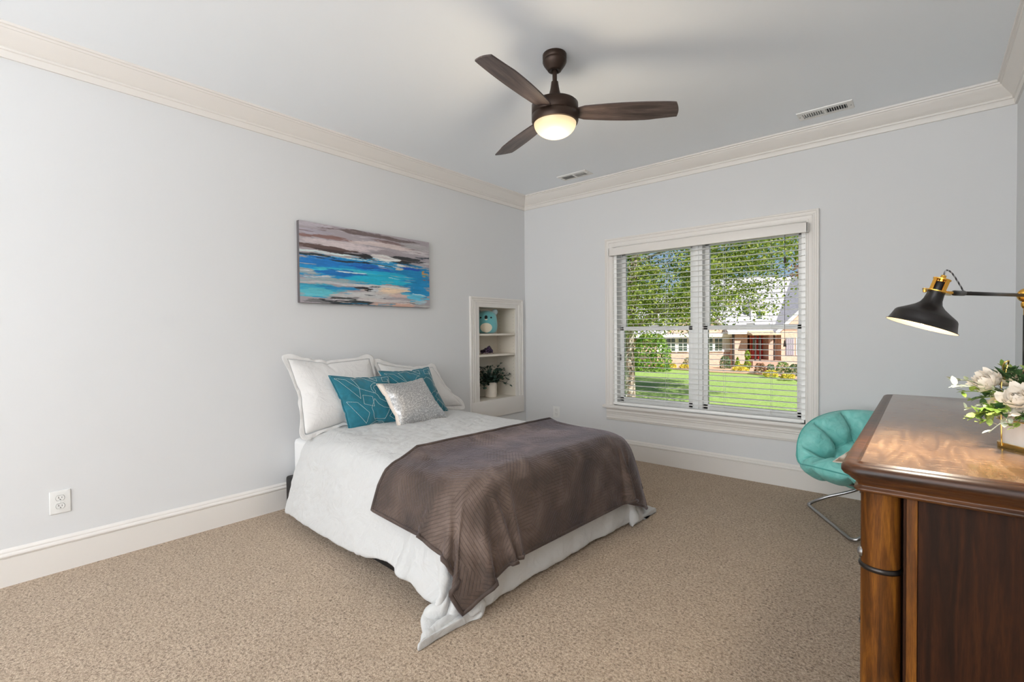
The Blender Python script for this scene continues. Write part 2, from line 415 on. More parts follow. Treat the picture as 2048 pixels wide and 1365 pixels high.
# jamb liner, mullion, sashes
b = nb()
box(b, WX0 - .001, WX0 + .03, .0, .17, .518, WZ1); box(b, WX1 - .03, WX1 + .001, .0, .17, .518, WZ1)
box(b, WX0, WX1, .0, .17, WZ1 - .03, WZ1 + .001); box(b, WX0, WX1, .06, .17, .518, .55)
MX = 1.945
box(b, MX - .045, MX + .045, .05, .17, .55, WZ1 - .03, bev=.003)
box(b, MX - .012, MX + .012, .04, .06, .55, WZ1 - .03)
struct('window_1', b, M['sash'], auto=40)
win = bpy.data.objects['window_1']
def sash(x0, x1, z0, z1, y, rail=.042, bot=.06, top=.04):
    b = nb()
    box(b, x0, x0 + rail, y, y + .035, z0, z1, bev=.004); box(b, x1 - rail, x1, y, y + .035, z0, z1, bev=.004)
    box(b, x0, x1, y, y + .035, z0, z0 + bot, bev=.004); box(b, x0, x1, y, y + .035, z1 - top, z1, bev=.004)
    o = link('sash', b, M['sash'], win, auto=40)
    g = link('glass', bx(x0 + rail - .005, x1 - rail + .005, y + .015, y + .019, z0 + bot - .005, z1 - top + .005), M['glass'], o, smooth=False)
    return o
for x0, x1 in ((WX0 + .03, MX - .045), (MX + .045, WX1 - .03)):
    sash(x0, x1, .55, 1.295, .07, bot=.045, top=.038)
    sash(x0, x1, 1.258, WZ1 - .03, .115, bot=.04, top=.045)
    o = link('sash_lock', bx((x0 + x1) / 2 - .03, (x0 + x1) / 2 + .03, .075, .1, 1.295, 1.312, bev=.004), M['sash'], win)
o = link('lever_latch', bx(WX0 + .032, WX0 + .042, .055, .07, .96, 1.02, bev=.003), M['grey_metal'], win)

# ------------------------------------------------------------------ venetian blind
bl = thing('window_blind', 'wide white slatted venetian blind hanging open in the window', 'window blind', ((WX0 + WX1) / 2, 0, 0.52))
def rel(o, root=None):
    # meshes are written in world metres; keep them there when parented to a moved empty
    r = root or o.parent
    o.matrix_parent_inverse = r.matrix_basis.inverted(); return o
b = nb(); box(b, WX0 - .022, WX1 + .022, -.075, -.062, 1.995, 2.07, bev=.003); box(b, WX0 - .022, WX0 - .012, -.075, -.02, 1.995, 2.07, bev=.002); box(b, WX1 + .012, WX1 + .022, -.075, -.02, 1.995, 2.07, bev=.002)
rel(link('valance', b, M['trim'], bl, auto=40))
rel(link('headrail', bx(WX0 + .005, WX1 - .005, -.045, .012, 2.005, 2.06, bev=.002), M['blind'], bl, auto=40))
NS = 31
sl = None
for k in range(NS):
    z = .585 + k * (1.965 - .585) / (NS - 1)
    if sl is None:
        b = nb()
        ys = [(-.025, 0), (-.0125, .0022), (0, .003), (.0125, .0022), (.025, 0)]
        A = [b.verts.new((WX0 + .006, y, zz + .0012)) for y, zz in ys] + [b.verts.new((WX0 + .006, y, zz - .0012)) for y, zz in reversed(ys)]
        B = [b.verts.new((WX1 - .006, v.co.y, v.co.z)) for v in A]
        for q in range(len(A)): b.faces.new((A[q], A[(q + 1) % len(A)], B[(q + 1) % len(A)], B[q]))
        b.faces.new(A); b.faces.new(B); bmesh.ops.recalc_face_normals(b, faces=b.faces)
        sl = link('slat', b, M['blind'], bl, auto=50); rel(sl); o = sl
    else:
        o = sl.copy(); C.objects.link(o)
    o.location = (0, -.008, z)
rel(link('bottom_rail', bx(WX0 + .006, WX1 - .006, -.034, .018, .528, .552, bev=.004), M['blind'], bl, auto=40))
for x in (WX0 + .10, MX - .26, MX + .25, WX1 - .24):
    b = nb()
    for yy in (-.034, .018): tube(b, [(x, yy, .55), (x, yy, 2.01)], .0009, 5)
    for k in range(NS):
        z = .585 + k * (1.965 - .585) / (NS - 1) - .002
        tube(b, [(x, -.034, z), (x, .018, z)], .0005, 4)
    rel(link('ladder_cord', b, M['blind'], bl))
M['tassel'] = plain('tassel_backlit', srgb(62, 48, 38), .5)  # pull cords and tassels coloured dark to stand for backlit shade
for x, z in ((WX1 - .137, 1.80), (WX1 - .137, 1.14)):
    b = nb(); tube(b, [(x, -.042 + (.004 if z > 1.5 else -.002), 2.0), (x, -.042, z + .02)], .0014, 6)
    o = rel(link('pull_cord', b, M['tassel'], bl))
    b = nb(); lathe(b, [(.002, .03), (.005, .026), (.007, .012), (.010, -.012), (.012, -.02), (.002, -.021)], 14, Matrix.Translation((x, -.042, z)), True, True)
    t = link('tassel', b, M['tassel'], o); t.matrix_parent_inverse = Matrix.Identity(4)

# ------------------------------------------------------------------ outlets
def outlet(name, label, loc, rotz):
    t = thing(name, label, 'electrical outlet', loc, rotz)
    link('cover_plate', bx(-.0425, .0425, -.006, .0, -.061, .061, bev=.004, seg=3), M['white_plastic'], t, auto=50)
    for z in (.0215, -.0215):
        b = nb(); out = []
        for k in range(28):
            a = 2 * PI * k / 28; out.append((.0175 * math.cos(a), max(-.0135, min(.0135, .0175 * math.sin(a)))))
        A = [b.verts.new((x, -.006, z + y)) for x, y in out]; B = [b.verts.new((x * .97, -.0085, z + y * .97)) for x, y in out]
        for k in range(28): b.faces.new((A[k], A[(k + 1) % 28], B[(k + 1) % 28], B[k]))
        b.faces.new(B)
        s = link('socket', b, M['white_plastic'], t, auto=40)
        b = nb(); box(b, -.0075, -.0055, -.0092, -.008, z - .001, z + .008); box(b, .0055, .0075, -.0092, -.008, z - .001, z + .006)
        lathe(b, [(.0001, 0), (.0025, 0), (.0025, .0008)], 12, Matrix.Translation((0, -.0085, z - .007)) @ Matrix.Rotation(PI / 2, 4, 'X'))
        link('slots', b, M['dark'], s, smooth=False)
        # dark gap around the socket
        b = nb(); tube(b, [(x * 1.03, -.0062, z + y * 1.03) for x, y in out], .0006, 5, closed=True); link('gap_line', b, M['grey_metal'], s)
    b = nb(); lathe(b, [(.0001, .0012), (.003, .001), (.0034, 0)], 14, Matrix.Translation((0, -.006, 0)) @ Matrix.Rotation(PI / 2, 4, 'X')); link('screw', b, M['white_plastic'], t)
    return t
outlet('wall_outlet', 'white double outlet low on the long wall left of the bed', (0.0, -3.956, .369), PI / 2)
outlet('wall_outlet', 'small white double outlet between the shelf niche and the window', (.431, 0, .374), 0)

# ------------------------------------------------------------------ ceiling vents
def vent(label, cx, cy, style):
    t = thing('ceiling_vent', label, 'ceiling vent', (cx, cy, H))
    L, Wd = .165, .075
    b = nb(); w1 = Wd - .032; l1 = L - .035; O_ = [(-L, -Wd), (L, -Wd), (L, Wd), (-L, Wd)]; I_ = [(-l1, -w1), (l1, -w1), (l1, w1), (-l1, w1)]
    R4 = [[b.verts.new((x, y, z)) for x, y in P_] for P_, z in ((O_, -.0005), ([(x * .985, y * .97) for x, y in O_], -.007), (I_, -.0095), (I_, -.0005))]
    for A_, B_ in zip(R4, R4[1:]):
        for k in range(4): b.faces.new((A_[k], A_[(k + 1) % 4], B_[(k + 1) % 4], B_[k]))
    box(b, -.008, .008, -w1, w1, -.0092, -.001); bmesh.ops.recalc_face_normals(b, faces=b.faces)
    link('frame', b, M['white_plastic'], t, smooth=False)
    link('duct_opening', bx(-L + .03, L - .03, -Wd + .03, Wd - .03, -.002, -.0005), M['dark'], t, smooth=False)
    for k in range(18):
        x = -L + .042 + (k + (.6 if k > 8 else 0)) * (2 * L - .084) / 17.6
        tilt = -.9 if k < 9 else .9
        if style == 'half': tilt = -.12 if k < 9 else 1.25
        b = nb(); box(b, *((-.0078, .0078) if style == 'half' and k < 9 else (-.0058, .0058)), -Wd + .03, Wd - .03, -.0006, .0006)
        link('louvre', b, M['white_plastic'] if not (style == 'half' and k < 9) else M['grey_metal'], t, loc=(x, 0, -.0055), rot=(0, tilt, 0))
    for x in (-L + .014, L - .014):
        b = nb(); lathe(b, [(.0001, -.0115), (.003, -.011), (.004, -.009)], 12); link('screw', b, M['grey_metal'], t, loc=(x, 0, 0))
    return t
vent('white ceiling vent with half shut louvres near the room corner', .884, -.306, 'half')
vent('white ceiling vent with even dark slits above the window', 2.96, -.315, 'open')

# ------------------------------------------------------------------ painting
def painting():
    y0, y1, z0, z1 = -2.655, -1.44, 1.482, 2.082
    t = thing('abstract_painting', 'wide blue and grey abstract seascape canvas on the wall above the bed', 'painting', (.0, (y0 + y1) / 2, (z0 + z1) / 2))
    w, h = (y1 - y0) / 2, (z1 - z0) / 2
    rel(link('canvas_edge', bx(.003, .0375, y0, y1, z0, z1, bev=.003), plain('canvas_side', srgb(96, 92, 94), .8), t, auto=40))
    NX, NZ = 460, 228
    U, V = np.meshgrid((np.arange(NX) + .5) / NX, (np.arange(NZ) + .5) / NZ, indexing='ij')   # V 0 top
    rng = np.random.default_rng(7)
    def vnoise(sx, sy, seed):
        r = np.random.default_rng(seed); g = r.random((sx + 3, sy + 3))
        x = U * sx; y = V * sy; xi = x.astype(int); yi = y.astype(int); fx = x - xi; fy = y - yi
        fx = fx * fx * (3 - 2 * fx); fy = fy * fy * (3 - 2 * fy)
        return (g[xi, yi] * (1 - fx) + g[xi + 1, yi] * fx) * (1 - fy) + (g[xi, yi + 1] * (1 - fx) + g[xi + 1, yi + 1] * fx) * fy
    def fb(seed, sx, sy, o=4):
        s = 0; a = .5
        for k in range(o): s = s + a * vnoise(sx * 2 ** k, sy * 2 ** k, seed + k); a *= .55
        return s / (1 - .55 ** o) * .9 - .45
    warpV = fb(11, 4, 5) * .10 + fb(12, 10, 40, 3) * .035
    warpU = fb(13, 9, 30) * .22
    streak = fb(14, 8, 70, 4); grain = fb(15, 60, 110, 3)
    img = np.zeros((NX, NZ, 3)); img[:] = (166, 158, 164)
    def st(u, v, ru, rv, col, soft=.35, amt=1.0, tilt=0, seed=0, rag=1.0):
        uu = U + warpU * rag - u; vv = V + warpV * .6 * rag - v - tilt * uu
        d = (uu / ru) ** 2 + (vv / rv) ** 2 + streak * 1.6 * rag + grain * .5
        a = np.clip((1 - d) / soft, 0, 1) * amt
        c = np.array(col) * (1 + .22 * streak[..., None] + .10 * grain[..., None])
        img[:] = img * (1 - a[..., None]) + c * a[..., None]
    K = (38, 38, 44); Wt = (222, 224, 222)
    L = [(.3, .03, .5, .05, (176, 170, 178)), (.55, .05, .40, .035, (112, 98, 98)), (.75, .11, .28, .03, (128, 108, 108)), (.15, .17, .30, .028, (134, 104, 100)),
         (.30, .24, .34, .06, (206, 194, 196)), (.05, .12, .14, .04, (170, 164, 176)), (.62, .16, .3, .05, (206, 192, 190)), (.9, .10, .2, .06, (168, 164, 166)), (.9, .2, .14, .04, (196, 190, 192)),
         (.18, .30, .24, .03, (96, 76, 74)), (.33, .345, .20, .040, K), (.48, .375, .13, .040, K), (.22, .33, .16, .02, (70, 56, 56)), (.66, .28, .16, .05, (150, 142, 146)),
         (.15, .365, .30, .022, (208, 222, 222)), (.40, .41, .22, .02, (200, 214, 214)), (.63, .355, .14, .065, Wt), (.58, .33, .07, .03, (214, 208, 206)), (.73, .40, .10, .03, (212, 212, 208)),
         (.85, .31, .14, .045, (52, 54, 58)), (.79, .355, .09, .04, (42, 42, 44)), (.97, .26, .05, .03, (64, 72, 80)), (.98, .33, .06, .02, (190, 190, 190)),
         (.50, .56, .80, .15, (14, 138, 196)), (.20, .475, .34, .05, (20, 116, 190)), (.52, .50, .18, .04, (22, 92, 176)), (.10, .41, .18, .016, (30, 52, 62)), (.36, .445, .24, .012, (28, 40, 50)), (.62, .445, .18, .008, (60, 90, 96)),
         (.88, .60, .24, .19, (12, 128, 184)), (.55, .60, .32, .06, (24, 170, 206)), (.60, .67, .30, .05, (30, 178, 208)), (.30, .57, .26, .025, (64, 186, 206)),
         (.06, .60, .12, .04, (156, 168, 174)), (.28, .605, .15, .035, (18, 112, 184)), (.36, .585, .07, .010, (206, 226, 232)), (.12, .66, .13, .02, (190, 198, 204)), (.20, .70, .22, .03, (150, 170, 176)),
         (.82, .435, .06, .022, (16, 84, 186)), (.75, .46, .06, .018, (196, 196, 186)), (.60, .455, .05, .010, (226, 232, 238)), (.70, .44, .03, .008, (235, 238, 240)),
         (.965, .50, .035, .05, (190, 140, 84)), (.985, .56, .02, .03, (140, 90, 70)),
         (.45, .745, .34, .022, (206, 208, 208)), (.75, .755, .26, .020, (208, 206, 202)), (.20, .74, .20, .02, (188, 190, 192)), (.15, .81, .26, .045, (54, 160, 190)), (.30, .80, .20, .02, (40, 130, 180)), (.10, .88, .22, .05, (94, 188, 202)),
         (.70, .82, .26, .06, (214, 196, 180)), (.66, .80, .12, .04, (232, 208, 180)), (.80, .86, .16, .03, (206, 180, 172)), (.48, .79, .12, .022, K), (.53, .82, .04, .02, (30, 30, 34)), (.56, .80, .04, .04, (196, 200, 204)),
         (.45, .88, .24, .05, (196, 196, 196)), (.91, .77, .13, .13, (14, 134, 190)), (.88, .87, .12, .04, (92, 186, 216)), (.92, .92, .14, .03, (168, 196, 206)), (.90, .82, .05, .012, (190, 226, 238)),
         (.55, .93, .34, .03, (198, 192, 190)), (.34, .925, .12, .02, (60, 62, 62)), (.32, .975, .24, .028, (40, 46, 50)), (.10, .985, .12, .02, (120, 120, 122)), (.70, .975, .24, .03, (206, 168, 152)), (.95, .98, .1, .02, (178, 176, 174)), (.60, .955, .1, .015, (186, 160, 152))]
    for s in L:
        if s[4][2] - s[4][0] > 90: s = s[:3] + (s[3] * 1.28,) + s[4:]
        st(*s)
    for k in range(70):   # fine bristle lines
        u, v = rng.random(2); c = [(235, 236, 236), (20, 150, 200), (40, 50, 60), (190, 180, 176)][rng.integers(4)]
        if v < .40: c = [(200, 194, 198), (120, 104, 104)][rng.integers(2)]
        st(u, v, .03 + .08 * rng.random(), .004 + .004 * rng.random(), c, .5, .75)
    img = np.clip(img, 0, 255) / 255
    lin = np.where(img <= .04045, img / 12.92, ((img + .055) / 1.055) ** 2.4)
    ys = y0 + (y1 - y0) * np.linspace(.001, .999, NX); zs = z1 - (z1 - z0) * np.linspace(.001, .999, NZ)
    YY, ZZ = np.meshgrid(ys, zs, indexing='ij')
    co = np.stack([np.full_like(YY, .0380) + .0005 * streak, YY, ZZ], -1).reshape(-1, 3)
    idx = np.arange(NX * NZ).reshape(NX, NZ)
    fc = np.stack([idx[:-1, :-1], idx[1:, :-1], idx[1:, 1:], idx[:-1, 1:]], -1).reshape(-1, 4)[:, ::-1]
    me = bpy.data.meshes.new('painted_canvas'); me.from_pydata(co.tolist(), [], fc.tolist())
    at = me.color_attributes.new('paint', 'FLOAT_COLOR', 'POINT')
    at.data.foreach_set('color', np.concatenate([lin.reshape(-1, 3), np.ones((NX * NZ, 1))], 1).astype(np.float32).ravel())
    n = N('acrylic_paint', .45); a = n.n('Attribute', attribute_name='paint'); n.set('Base Color', a.outputs['Color'])
    n.bump(n.noise(n.coord('Object', (1, 8, 50)), 6, 5, .7), .25, .003)
    me.materials.append(n.m)
    o = bpy.data.objects.new('painted_canvas', me); C.objects.link(o); o.parent = t; rel(o)
painting()

# ------------------------------------------------------------------ ceiling fan
def fan():
    ax = (1.934, -2.120)
    t = thing('ceiling_fan', 'dark bronze three blade ceiling fan with a lit frosted dome light', 'ceiling fan', (ax[0], ax[1], H))
    b = nb(); lathe(b, [(.064, 0), (.066, -.004), (.066, -.026), (.063, -.030), (.066, -.036), (.066, -.042), (.060, -.055), (.050, -.070), (.043, -.079), (.040, -.084), (.036, -.090), (.028, -.092), (.018, -.090), (.014, -.084)], 48, cap0=True)
    link('canopy', b, M['bronze'], t, auto=60)
    b = nb(); lathe(b, [(.0125, -.08), (.0125, -.20)], 24); link('downrod', b, M['bronze'], t)
    b = nb(); lathe(b, [(.013, -.148), (.019, -.150), (.021, -.165), (.026, -.195), (.033, -.222), (.043, -.240), (.047, -.248), (.047, -.262), (.052, -.275)], 40); link('yoke_cover', b, M['bronze'], t, auto=60)
    b = nb(); lathe(b, [(.04, -.262), (.104, -.264), (.120, -.268), (.128, -.276), (.129, -.330), (.126, -.333), (.129, -.336), (.129, -.366), (.125, -.378), (.117, -.380), (.112, -.374)], 64); link('motor_housing', b, M['bronze'], t, auto=50)
    b = nb(); pr = [(.117, -.376)]
    for k in range(1, 15):
        a = k / 14 * PI / 2; pr.append((.117 * math.cos(a), -.377 - .080 * math.sin(a)))
    pr[-1] = (.0005, -.457); lathe(b, pr, 56); link('dome_lens', b, M['lens'], t)
    for i, ang in enumerate((-83.5, 36.5, 156.5)):
        b = nb(); ns = 26; rows = []
        for k in range(ns + 1):
            s = k / ns; r = .118 + s * .558
            lead = .052 + .030 * math.sin(min(1, s * 1.25) * PI * .62) - .018 * max(0, s - .72) / .28
            trail = -.048 - .016 * math.sin(s * PI * .9)
            if s < .08: lead = lead * (.75 + s * 3.1); trail = trail * (.75 + s * 3.1)
            r_l = r - .0; r_t = r - (.028 * max(0, (s - .9) / .1))
            row = []
            for q in range(9):
                f = q / 8; row.append(((r_l * f + r_t * (1 - f)) + (.010 * math.sin(f * PI) if k == ns else 0), trail + (lead - trail) * f, 0))
            rows.append(row)
        tl = Matrix.Rotation(R(-13), 4, 'X')
        top = [[b.verts.new(tl @ Vector((x, y, .0035))) for x, y, z in row] for row in rows]
        bot = [[b.verts.new(tl @ Vector((x, y, -.0035))) for x, y, z in row] for row in rows]
        for k in range(ns):
            for q in range(8):
                b.faces.new((top[k][q], top[k + 1][q], top[k + 1][q + 1], top[k][q + 1])); b.faces.new((bot[k][q], bot[k][q + 1], bot[k + 1][q + 1], bot[k + 1][q]))
            b.faces.new((top[k][0], bot[k][0], bot[k + 1][0], top[k + 1][0])); b.faces.new((top[k][8], top[k + 1][8], bot[k + 1][8], bot[k][8]))
        for q in range(8):
            b.faces.new((top[0][q], top[0][q + 1], bot[0][q + 1], bot[0][q])); b.faces.new((top[ns][q], bot[ns][q], bot[ns][q + 1], top[ns][q + 1]))
        bmesh.ops.recalc_face_normals(b, faces=b.faces)
        link('blade', b, M['blade'], t, auto=40, loc=(0, 0, -.322), rot=(0, 0, R(ang)))
    l = light('fan_lamp', 'POINT', (ax[0], ax[1], 2.22), 8, (1, .84, .62), shadow_soft_size=.10)
fan()

# ------------------------------------------------------------------ cloth helpers (each piece is settled once by the cloth solver, then kept as plain mesh)
def obj_tmp(name, v, f):
    me = bpy.data.meshes.new(name); me.from_pydata(v, [], f); o = bpy.data.objects.new(name, me); C.objects.link(o); return o
def simulate(o, colliders, frames, mass=.4, tension=15, shear=5, bend=.8, pressure=0, shrink=0, gravity=True, friction=20, q=6, outer=.012, self_c=False, pin=''):
    for c in colliders:
        c.modifiers.new('c', 'COLLISION'); c.collision.thickness_outer = outer; c.collision.cloth_friction = friction
    md = o.modifiers.new('cl', 'CLOTH'); s = md.settings
    s.quality = q; s.mass = mass; s.tension_stiffness = tension; s.compression_stiffness = tension; s.shear_stiffness = shear; s.bending_stiffness = bend; s.air_damping = 1.5
    if pressure: s.use_pressure = True; s.uniform_pressure_force = pressure
    s.shrink_min = shrink
    if pin: s.vertex_group_mass = pin
    if not gravity: s.effector_weights.gravity = 0
    cs = md.collision_settings; cs.distance_min = .008; cs.collision_quality = 3; cs.use_self_collision = self_c; cs.use_collision = bool(colliders)
    md.point_cache.frame_start = 1; md.point_cache.frame_end = frames; S.frame_start = 1; S.frame_end = frames
    for fr in range(1, frames + 1): S.frame_set(fr)
    dg = bpy.context.evaluated_depsgraph_get()
    co = [v.co.copy() for v in o.evaluated_get(dg).to_mesh().vertices]
    o.modifiers.clear()
    for c in colliders: c.modifiers.clear()
    S.frame_set(1)
    for v, c in zip(o.data.vertices, co): v.co = c
    return co
def sheet(name, x0, x1, y0, y1, z, nx, ny, jitter=.004):
    v = [(x0 + (x1 - x0) * i / nx, y0 + (y1 - y0) * j / ny, z + noise.noise(Vector((i * .21, j * .21, z * 9))) * jitter) for i in range(nx + 1) for j in range(ny + 1)]
    f = [(i * (ny + 1) + j, (i + 1) * (ny + 1) + j, (i + 1) * (ny + 1) + j + 1, i * (ny + 1) + j + 1) for i in range(nx) for j in range(ny)]
    o = obj_tmp(name, v, f); uv = o.data.uv_layers.new(name='UVMap')
    for l in o.data.loops:
        i, j = divmod(l.vertex_index, ny + 1); uv.data[l.index].uv = ((x1 - x0) * i / nx, (y1 - y0) * j / ny)
    return o
def border(nx, ny):
    g = lambda i, j: i * (ny + 1) + j
    return [g(i, 0) for i in range(nx)] + [g(nx, j) for j in range(ny)] + [g(i, ny) for i in range(nx, 0, -1)] + [g(0, j) for j in range(ny, 0, -1)]
def smooth_shade(o, *mods):
    o.data.polygons.foreach_set('use_smooth', [True] * len(o.data.polygons))
    for typ, kw in mods:
        md = o.modifiers.new(typ.lower(), typ)
        for k, v in kw.items(): setattr(md, k, v)
def bake_mods(o):
    dg = bpy.context.evaluated_depsgraph_get(); me = bpy.data.meshes.new_from_object(o.evaluated_get(dg), depsgraph=dg)
    o.modifiers.clear(); o.data = me

# ------------------------------------------------------------------ bed
BP, BR_ = (0.052, -2.03, 0), R(-3.0)
bed = thing('bed', 'low double bed on a dark patterned base standing with its head against the long wall', 'bed', BP, BR_)
link('bed_base', bx(.0, 1.86, -.74, .72, .0, .235, bev=.02, seg=3), M['basecloth'], bed, auto=50)
b = nb(); ring_profile(b, rounded_outline(.0, 1.88, -.695, .685, [.07] * 4, 8), [(-.03, .235), (-.006, .245), (0, .265), (0, .47), (-.006, .49), (-.03, .502), (-.08, .506)], cap_top=0, cap_bot=0)
link('mattress', b, M['sheet'], bed, auto=60)
def bed_form(ex=0.0, r=.12):
    v = []; f = []; n = 12; rings = []
    for z, o in [(.0, .15), (.1, .135), (.3, .08), (.44, .035), (.5, .0), (.525, -.04), (.545, -.12)]:
        o += ex; z += ex * .35; x1, y0, y1 = 1.88 + o * .5 + ex * .5, -.685 - o, .685 + o
        ring = [(-.1, y1, z), (-.1, y0, z)] + [(x1 - r + r * math.cos(a), y0 + r + r * math.sin(a), z) for a in [-PI / 2 + k * PI / 2 / n for k in range(n + 1)]]
        ring += [(x1 - r + r * math.cos(a), y1 - r + r * math.sin(a), z) for a in [k * PI / 2 / n for k in range(n + 1)]]
        rings.append((len(v), len(ring))); v += ring
    for (a, n1), (c, _) in zip(rings, rings[1:]):
        for k in range(n1): f.append((a + k, a + (k + 1) % n1, c + (k + 1) % n1, c + k))
    c, n1 = rings[-1]; v.append((1, 0, .56 + ex * .35))
    for k in range(n1): f.append((c + k, c + (k + 1) % n1, len(v) - 1))
    return obj_tmp('form', v, f)
form = bed_form(); ground = obj_tmp('ground', [(-2, -4, 0), (5, -4, 0), (5, 4, 0), (-2, 4, 0)], [(0, 1, 2, 3)])
NXD, NYD = 72, 84
duvet = sheet('duvet', .24, 1.86 + .53, -.685 - .50, .685 + .50, .62, NXD, NYD)
for v in duvet.data.vertices:      # the two foot corners are cut long
    ox, oy = max(0, v.co.x - 1.86) / .53, max(0, abs(v.co.y) - .685) / .5
    v.co.y += math.copysign((.125 if v.co.y < 0 else .04) * ox * oy, v.co.y)
simulate(duvet, [form, ground], 60, mass=.5, bend=3.5, tension=25)
db = border(NXD, NYD)
# the foot end hangs close to the bed, so its folds gather there
for v in duvet.data.vertices:
    if v.co.x > 1.955: v.co.x = 1.955 + .05 * math.tanh((v.co.x - 1.955) / .14)
    if abs(v.co.y) > .84: v.co.y = math.copysign(.84 + .34 * math.tanh((abs(v.co.y) - .84) / .34), v.co.y)
    if v.co.y < -.70 and v.co.z < .32:      # the near hem is caught up a little towards the foot
        v.co.z += .085 * (1 - v.co.z / .32) * math.exp(-((v.co.x - 1.52) / .26) ** 2)
# filling: soft irregular loft, fuller towards the hem
for v in duvet.data.vertices:
    p = v.co; q = Vector((p.x * 2.6, p.y * 2.6, p.z * 2.6))
    p.z += .006 * noise.noise(q * 1.0) + .004 * noise.noise(q * 3.1)
bpy.data.objects.remove(form)
form = bed_form(.062, .20)
duvet.data.materials.append(M['cotton'])
tag(duvet, 'white cotton duvet draped over the bed with one corner pooling on the carpet', 'duvet')
# throw
NXB, NYB = 50, 96
thr = sheet('throw_blanket', 1.37, 1.88 + .44, -.98, .98, .625, NXB, NYB, .002)
pin = thr.vertex_groups.new(name='pin'); pin.add([j for j in range(NYB + 1) if abs(-.98 + 1.96 * j / NYB) < .58], 1.0, 'REPLACE')
simulate(thr, [form, ground], 55, mass=.35, bend=.9, outer=.012, friction=30, pin='pin')
thr.vertex_groups.clear(); bpy.data.objects.remove(form)
thr.data.materials.append(M['plush'])
tag(thr, 'brown plush throw blanket spread across the foot of the bed', 'blanket')
duvet.location = BP; duvet.rotation_euler = (0, 0, BR_)
thr.location = BP; thr.rotation_euler = (0, 0, BR_)
bb_ = border(NXB, NYB); nrm = [v.normal.copy() for v in thr.data.vertices]
hem = nb(); tube(hem, [thr.data.vertices[i].co + nrm[i] * .004 for i in bb_], .0105, 8, closed=True)
o = link('hem', hem, M['plush'], thr)
smooth_shade(thr, ('SOLIDIFY', dict(thickness=.010, offset=.4)), ('SUBSURF', dict(levels=1, render_levels=1)))
tx = bpy.data.textures.new('loft', 'CLOUDS'); tx.noise_scale = .16; tx.noise_depth = 3
tx2 = bpy.data.textures.new('creases', 'CLOUDS'); tx2.noise_scale = .045; tx2.noise_depth = 2
smooth_shade(duvet, ('SOLIDIFY', dict(thickness=.045, offset=-.3)), ('SUBSURF', dict(levels=2, render_levels=2)),
             ('DISPLACE', dict(texture=tx, strength=.022, mid_level=.5, texture_coords='LOCAL')), ('DISPLACE', dict(texture=tx2, strength=.007, mid_level=.5, texture_coords='LOCAL')))
bake_mods(duvet)
for v in duvet.data.vertices: v.co.z = max(v.co.z, .004)
duvet.data.polygons.foreach_set('use_smooth', [True] * len(duvet.data.polygons))
bpy.data.objects.remove(ground)

# ------------------------------------------------------------------ pillows
def pillow_mesh(w, h, n=26, pressure=6, shrink=-.05, seed=0, bend=.3, mass=.3, straight=.4):
    nx = n; ny = max(8, int(n * h / w)); v = []; f = []; idx = {}
    for side in (1, -1):
        for i in range(nx + 1):
            for j in range(ny + 1):
                edge = i in (0, nx) or j in (0, ny)
                if edge and side == -1: idx[(side, i, j)] = idx[(1, i, j)]; continue
                idx[(side, i, j)] = len(v)
                x = (i / nx - .5) * w; y = (j / ny - .5) * h
                z = 0 if edge else side * (.012 + .006 * noise.noise(Vector((i * .4 + seed, j * .4, side))))
                v.append((x, y, z))
        for i in range(nx):
            for j in range(ny):
                q = [idx[(side, i, j)], idx[(side, i + 1, j)], idx[(side, i + 1, j + 1)], idx[(side, i, j + 1)]]
                f.append(q if side == 1 else q[::-1])
    o = obj_tmp('pillow', v, f)
    uv = o.data.uv_layers.new(name='UVMap')
    for l in o.data.loops:
        x, y, z = v[l.vertex_index]; uv.data[l.index].uv = (x / w + .5, y / h + .5)
    simulate(o, [], 26, mass=mass, tension=12, shear=4, bend=bend, pressure=pressure, shrink=shrink, gravity=False, q=5)
    cs = [o.data.vertices[idx[(1, i, j)]].co for i in (0, nx) for j in (0, ny)]
    W_, H_ = (cs[2] - cs[0]).length, (cs[1] - cs[0]).length
    for q, p in zip(o.data.vertices, v):
        q.co.x += (p[0] * W_ / w - q.co.x) * straight; q.co.y += (p[1] * H_ / h - q.co.y) * straight
    loop = [idx[(1, i, 0)] for i in range(nx)] + [idx[(1, nx, j)] for j in range(ny)] + [idx[(1, i, ny)] for i in range(nx, 0, -1)] + [idx[(1, 0, j)] for j in range(ny, 0, -1)]
    return o, idx, nx, ny, W_, H_, loop
def place_pillow(o, W_, H_, BL, BR, TL, TR, thick=1.0, depth=None, slump=0.0):
    """bilinear fit of the flat pillow onto four corners, loft along the normal"""
    BL, BR, TL, TR = map(Vector, (BL, BR, TL, TR)); nv = ((BR + TR - BL - TL) / 2).cross((TL + TR - BL - BR) / 2).normalized()
    zm = max(v.co.z for v in o.data.vertices); k = (depth / 2 / zm) if depth else thick
    org = (BL + BR + TL + TR) / 4
    for v in o.data.vertices:
        u = v.co.x / W_ + .5; w = v.co.y / H_ + .5
        p = (BL * (1 - u) + BR * u) * (1 - w) + (TL * (1 - u) + TR * u) * w
        bulge = 1 + slump * (.5 - w) * 2
        v.co = p + nv * v.co.z * k * bulge - org
    o.location = org
    o.data.update(); return nv
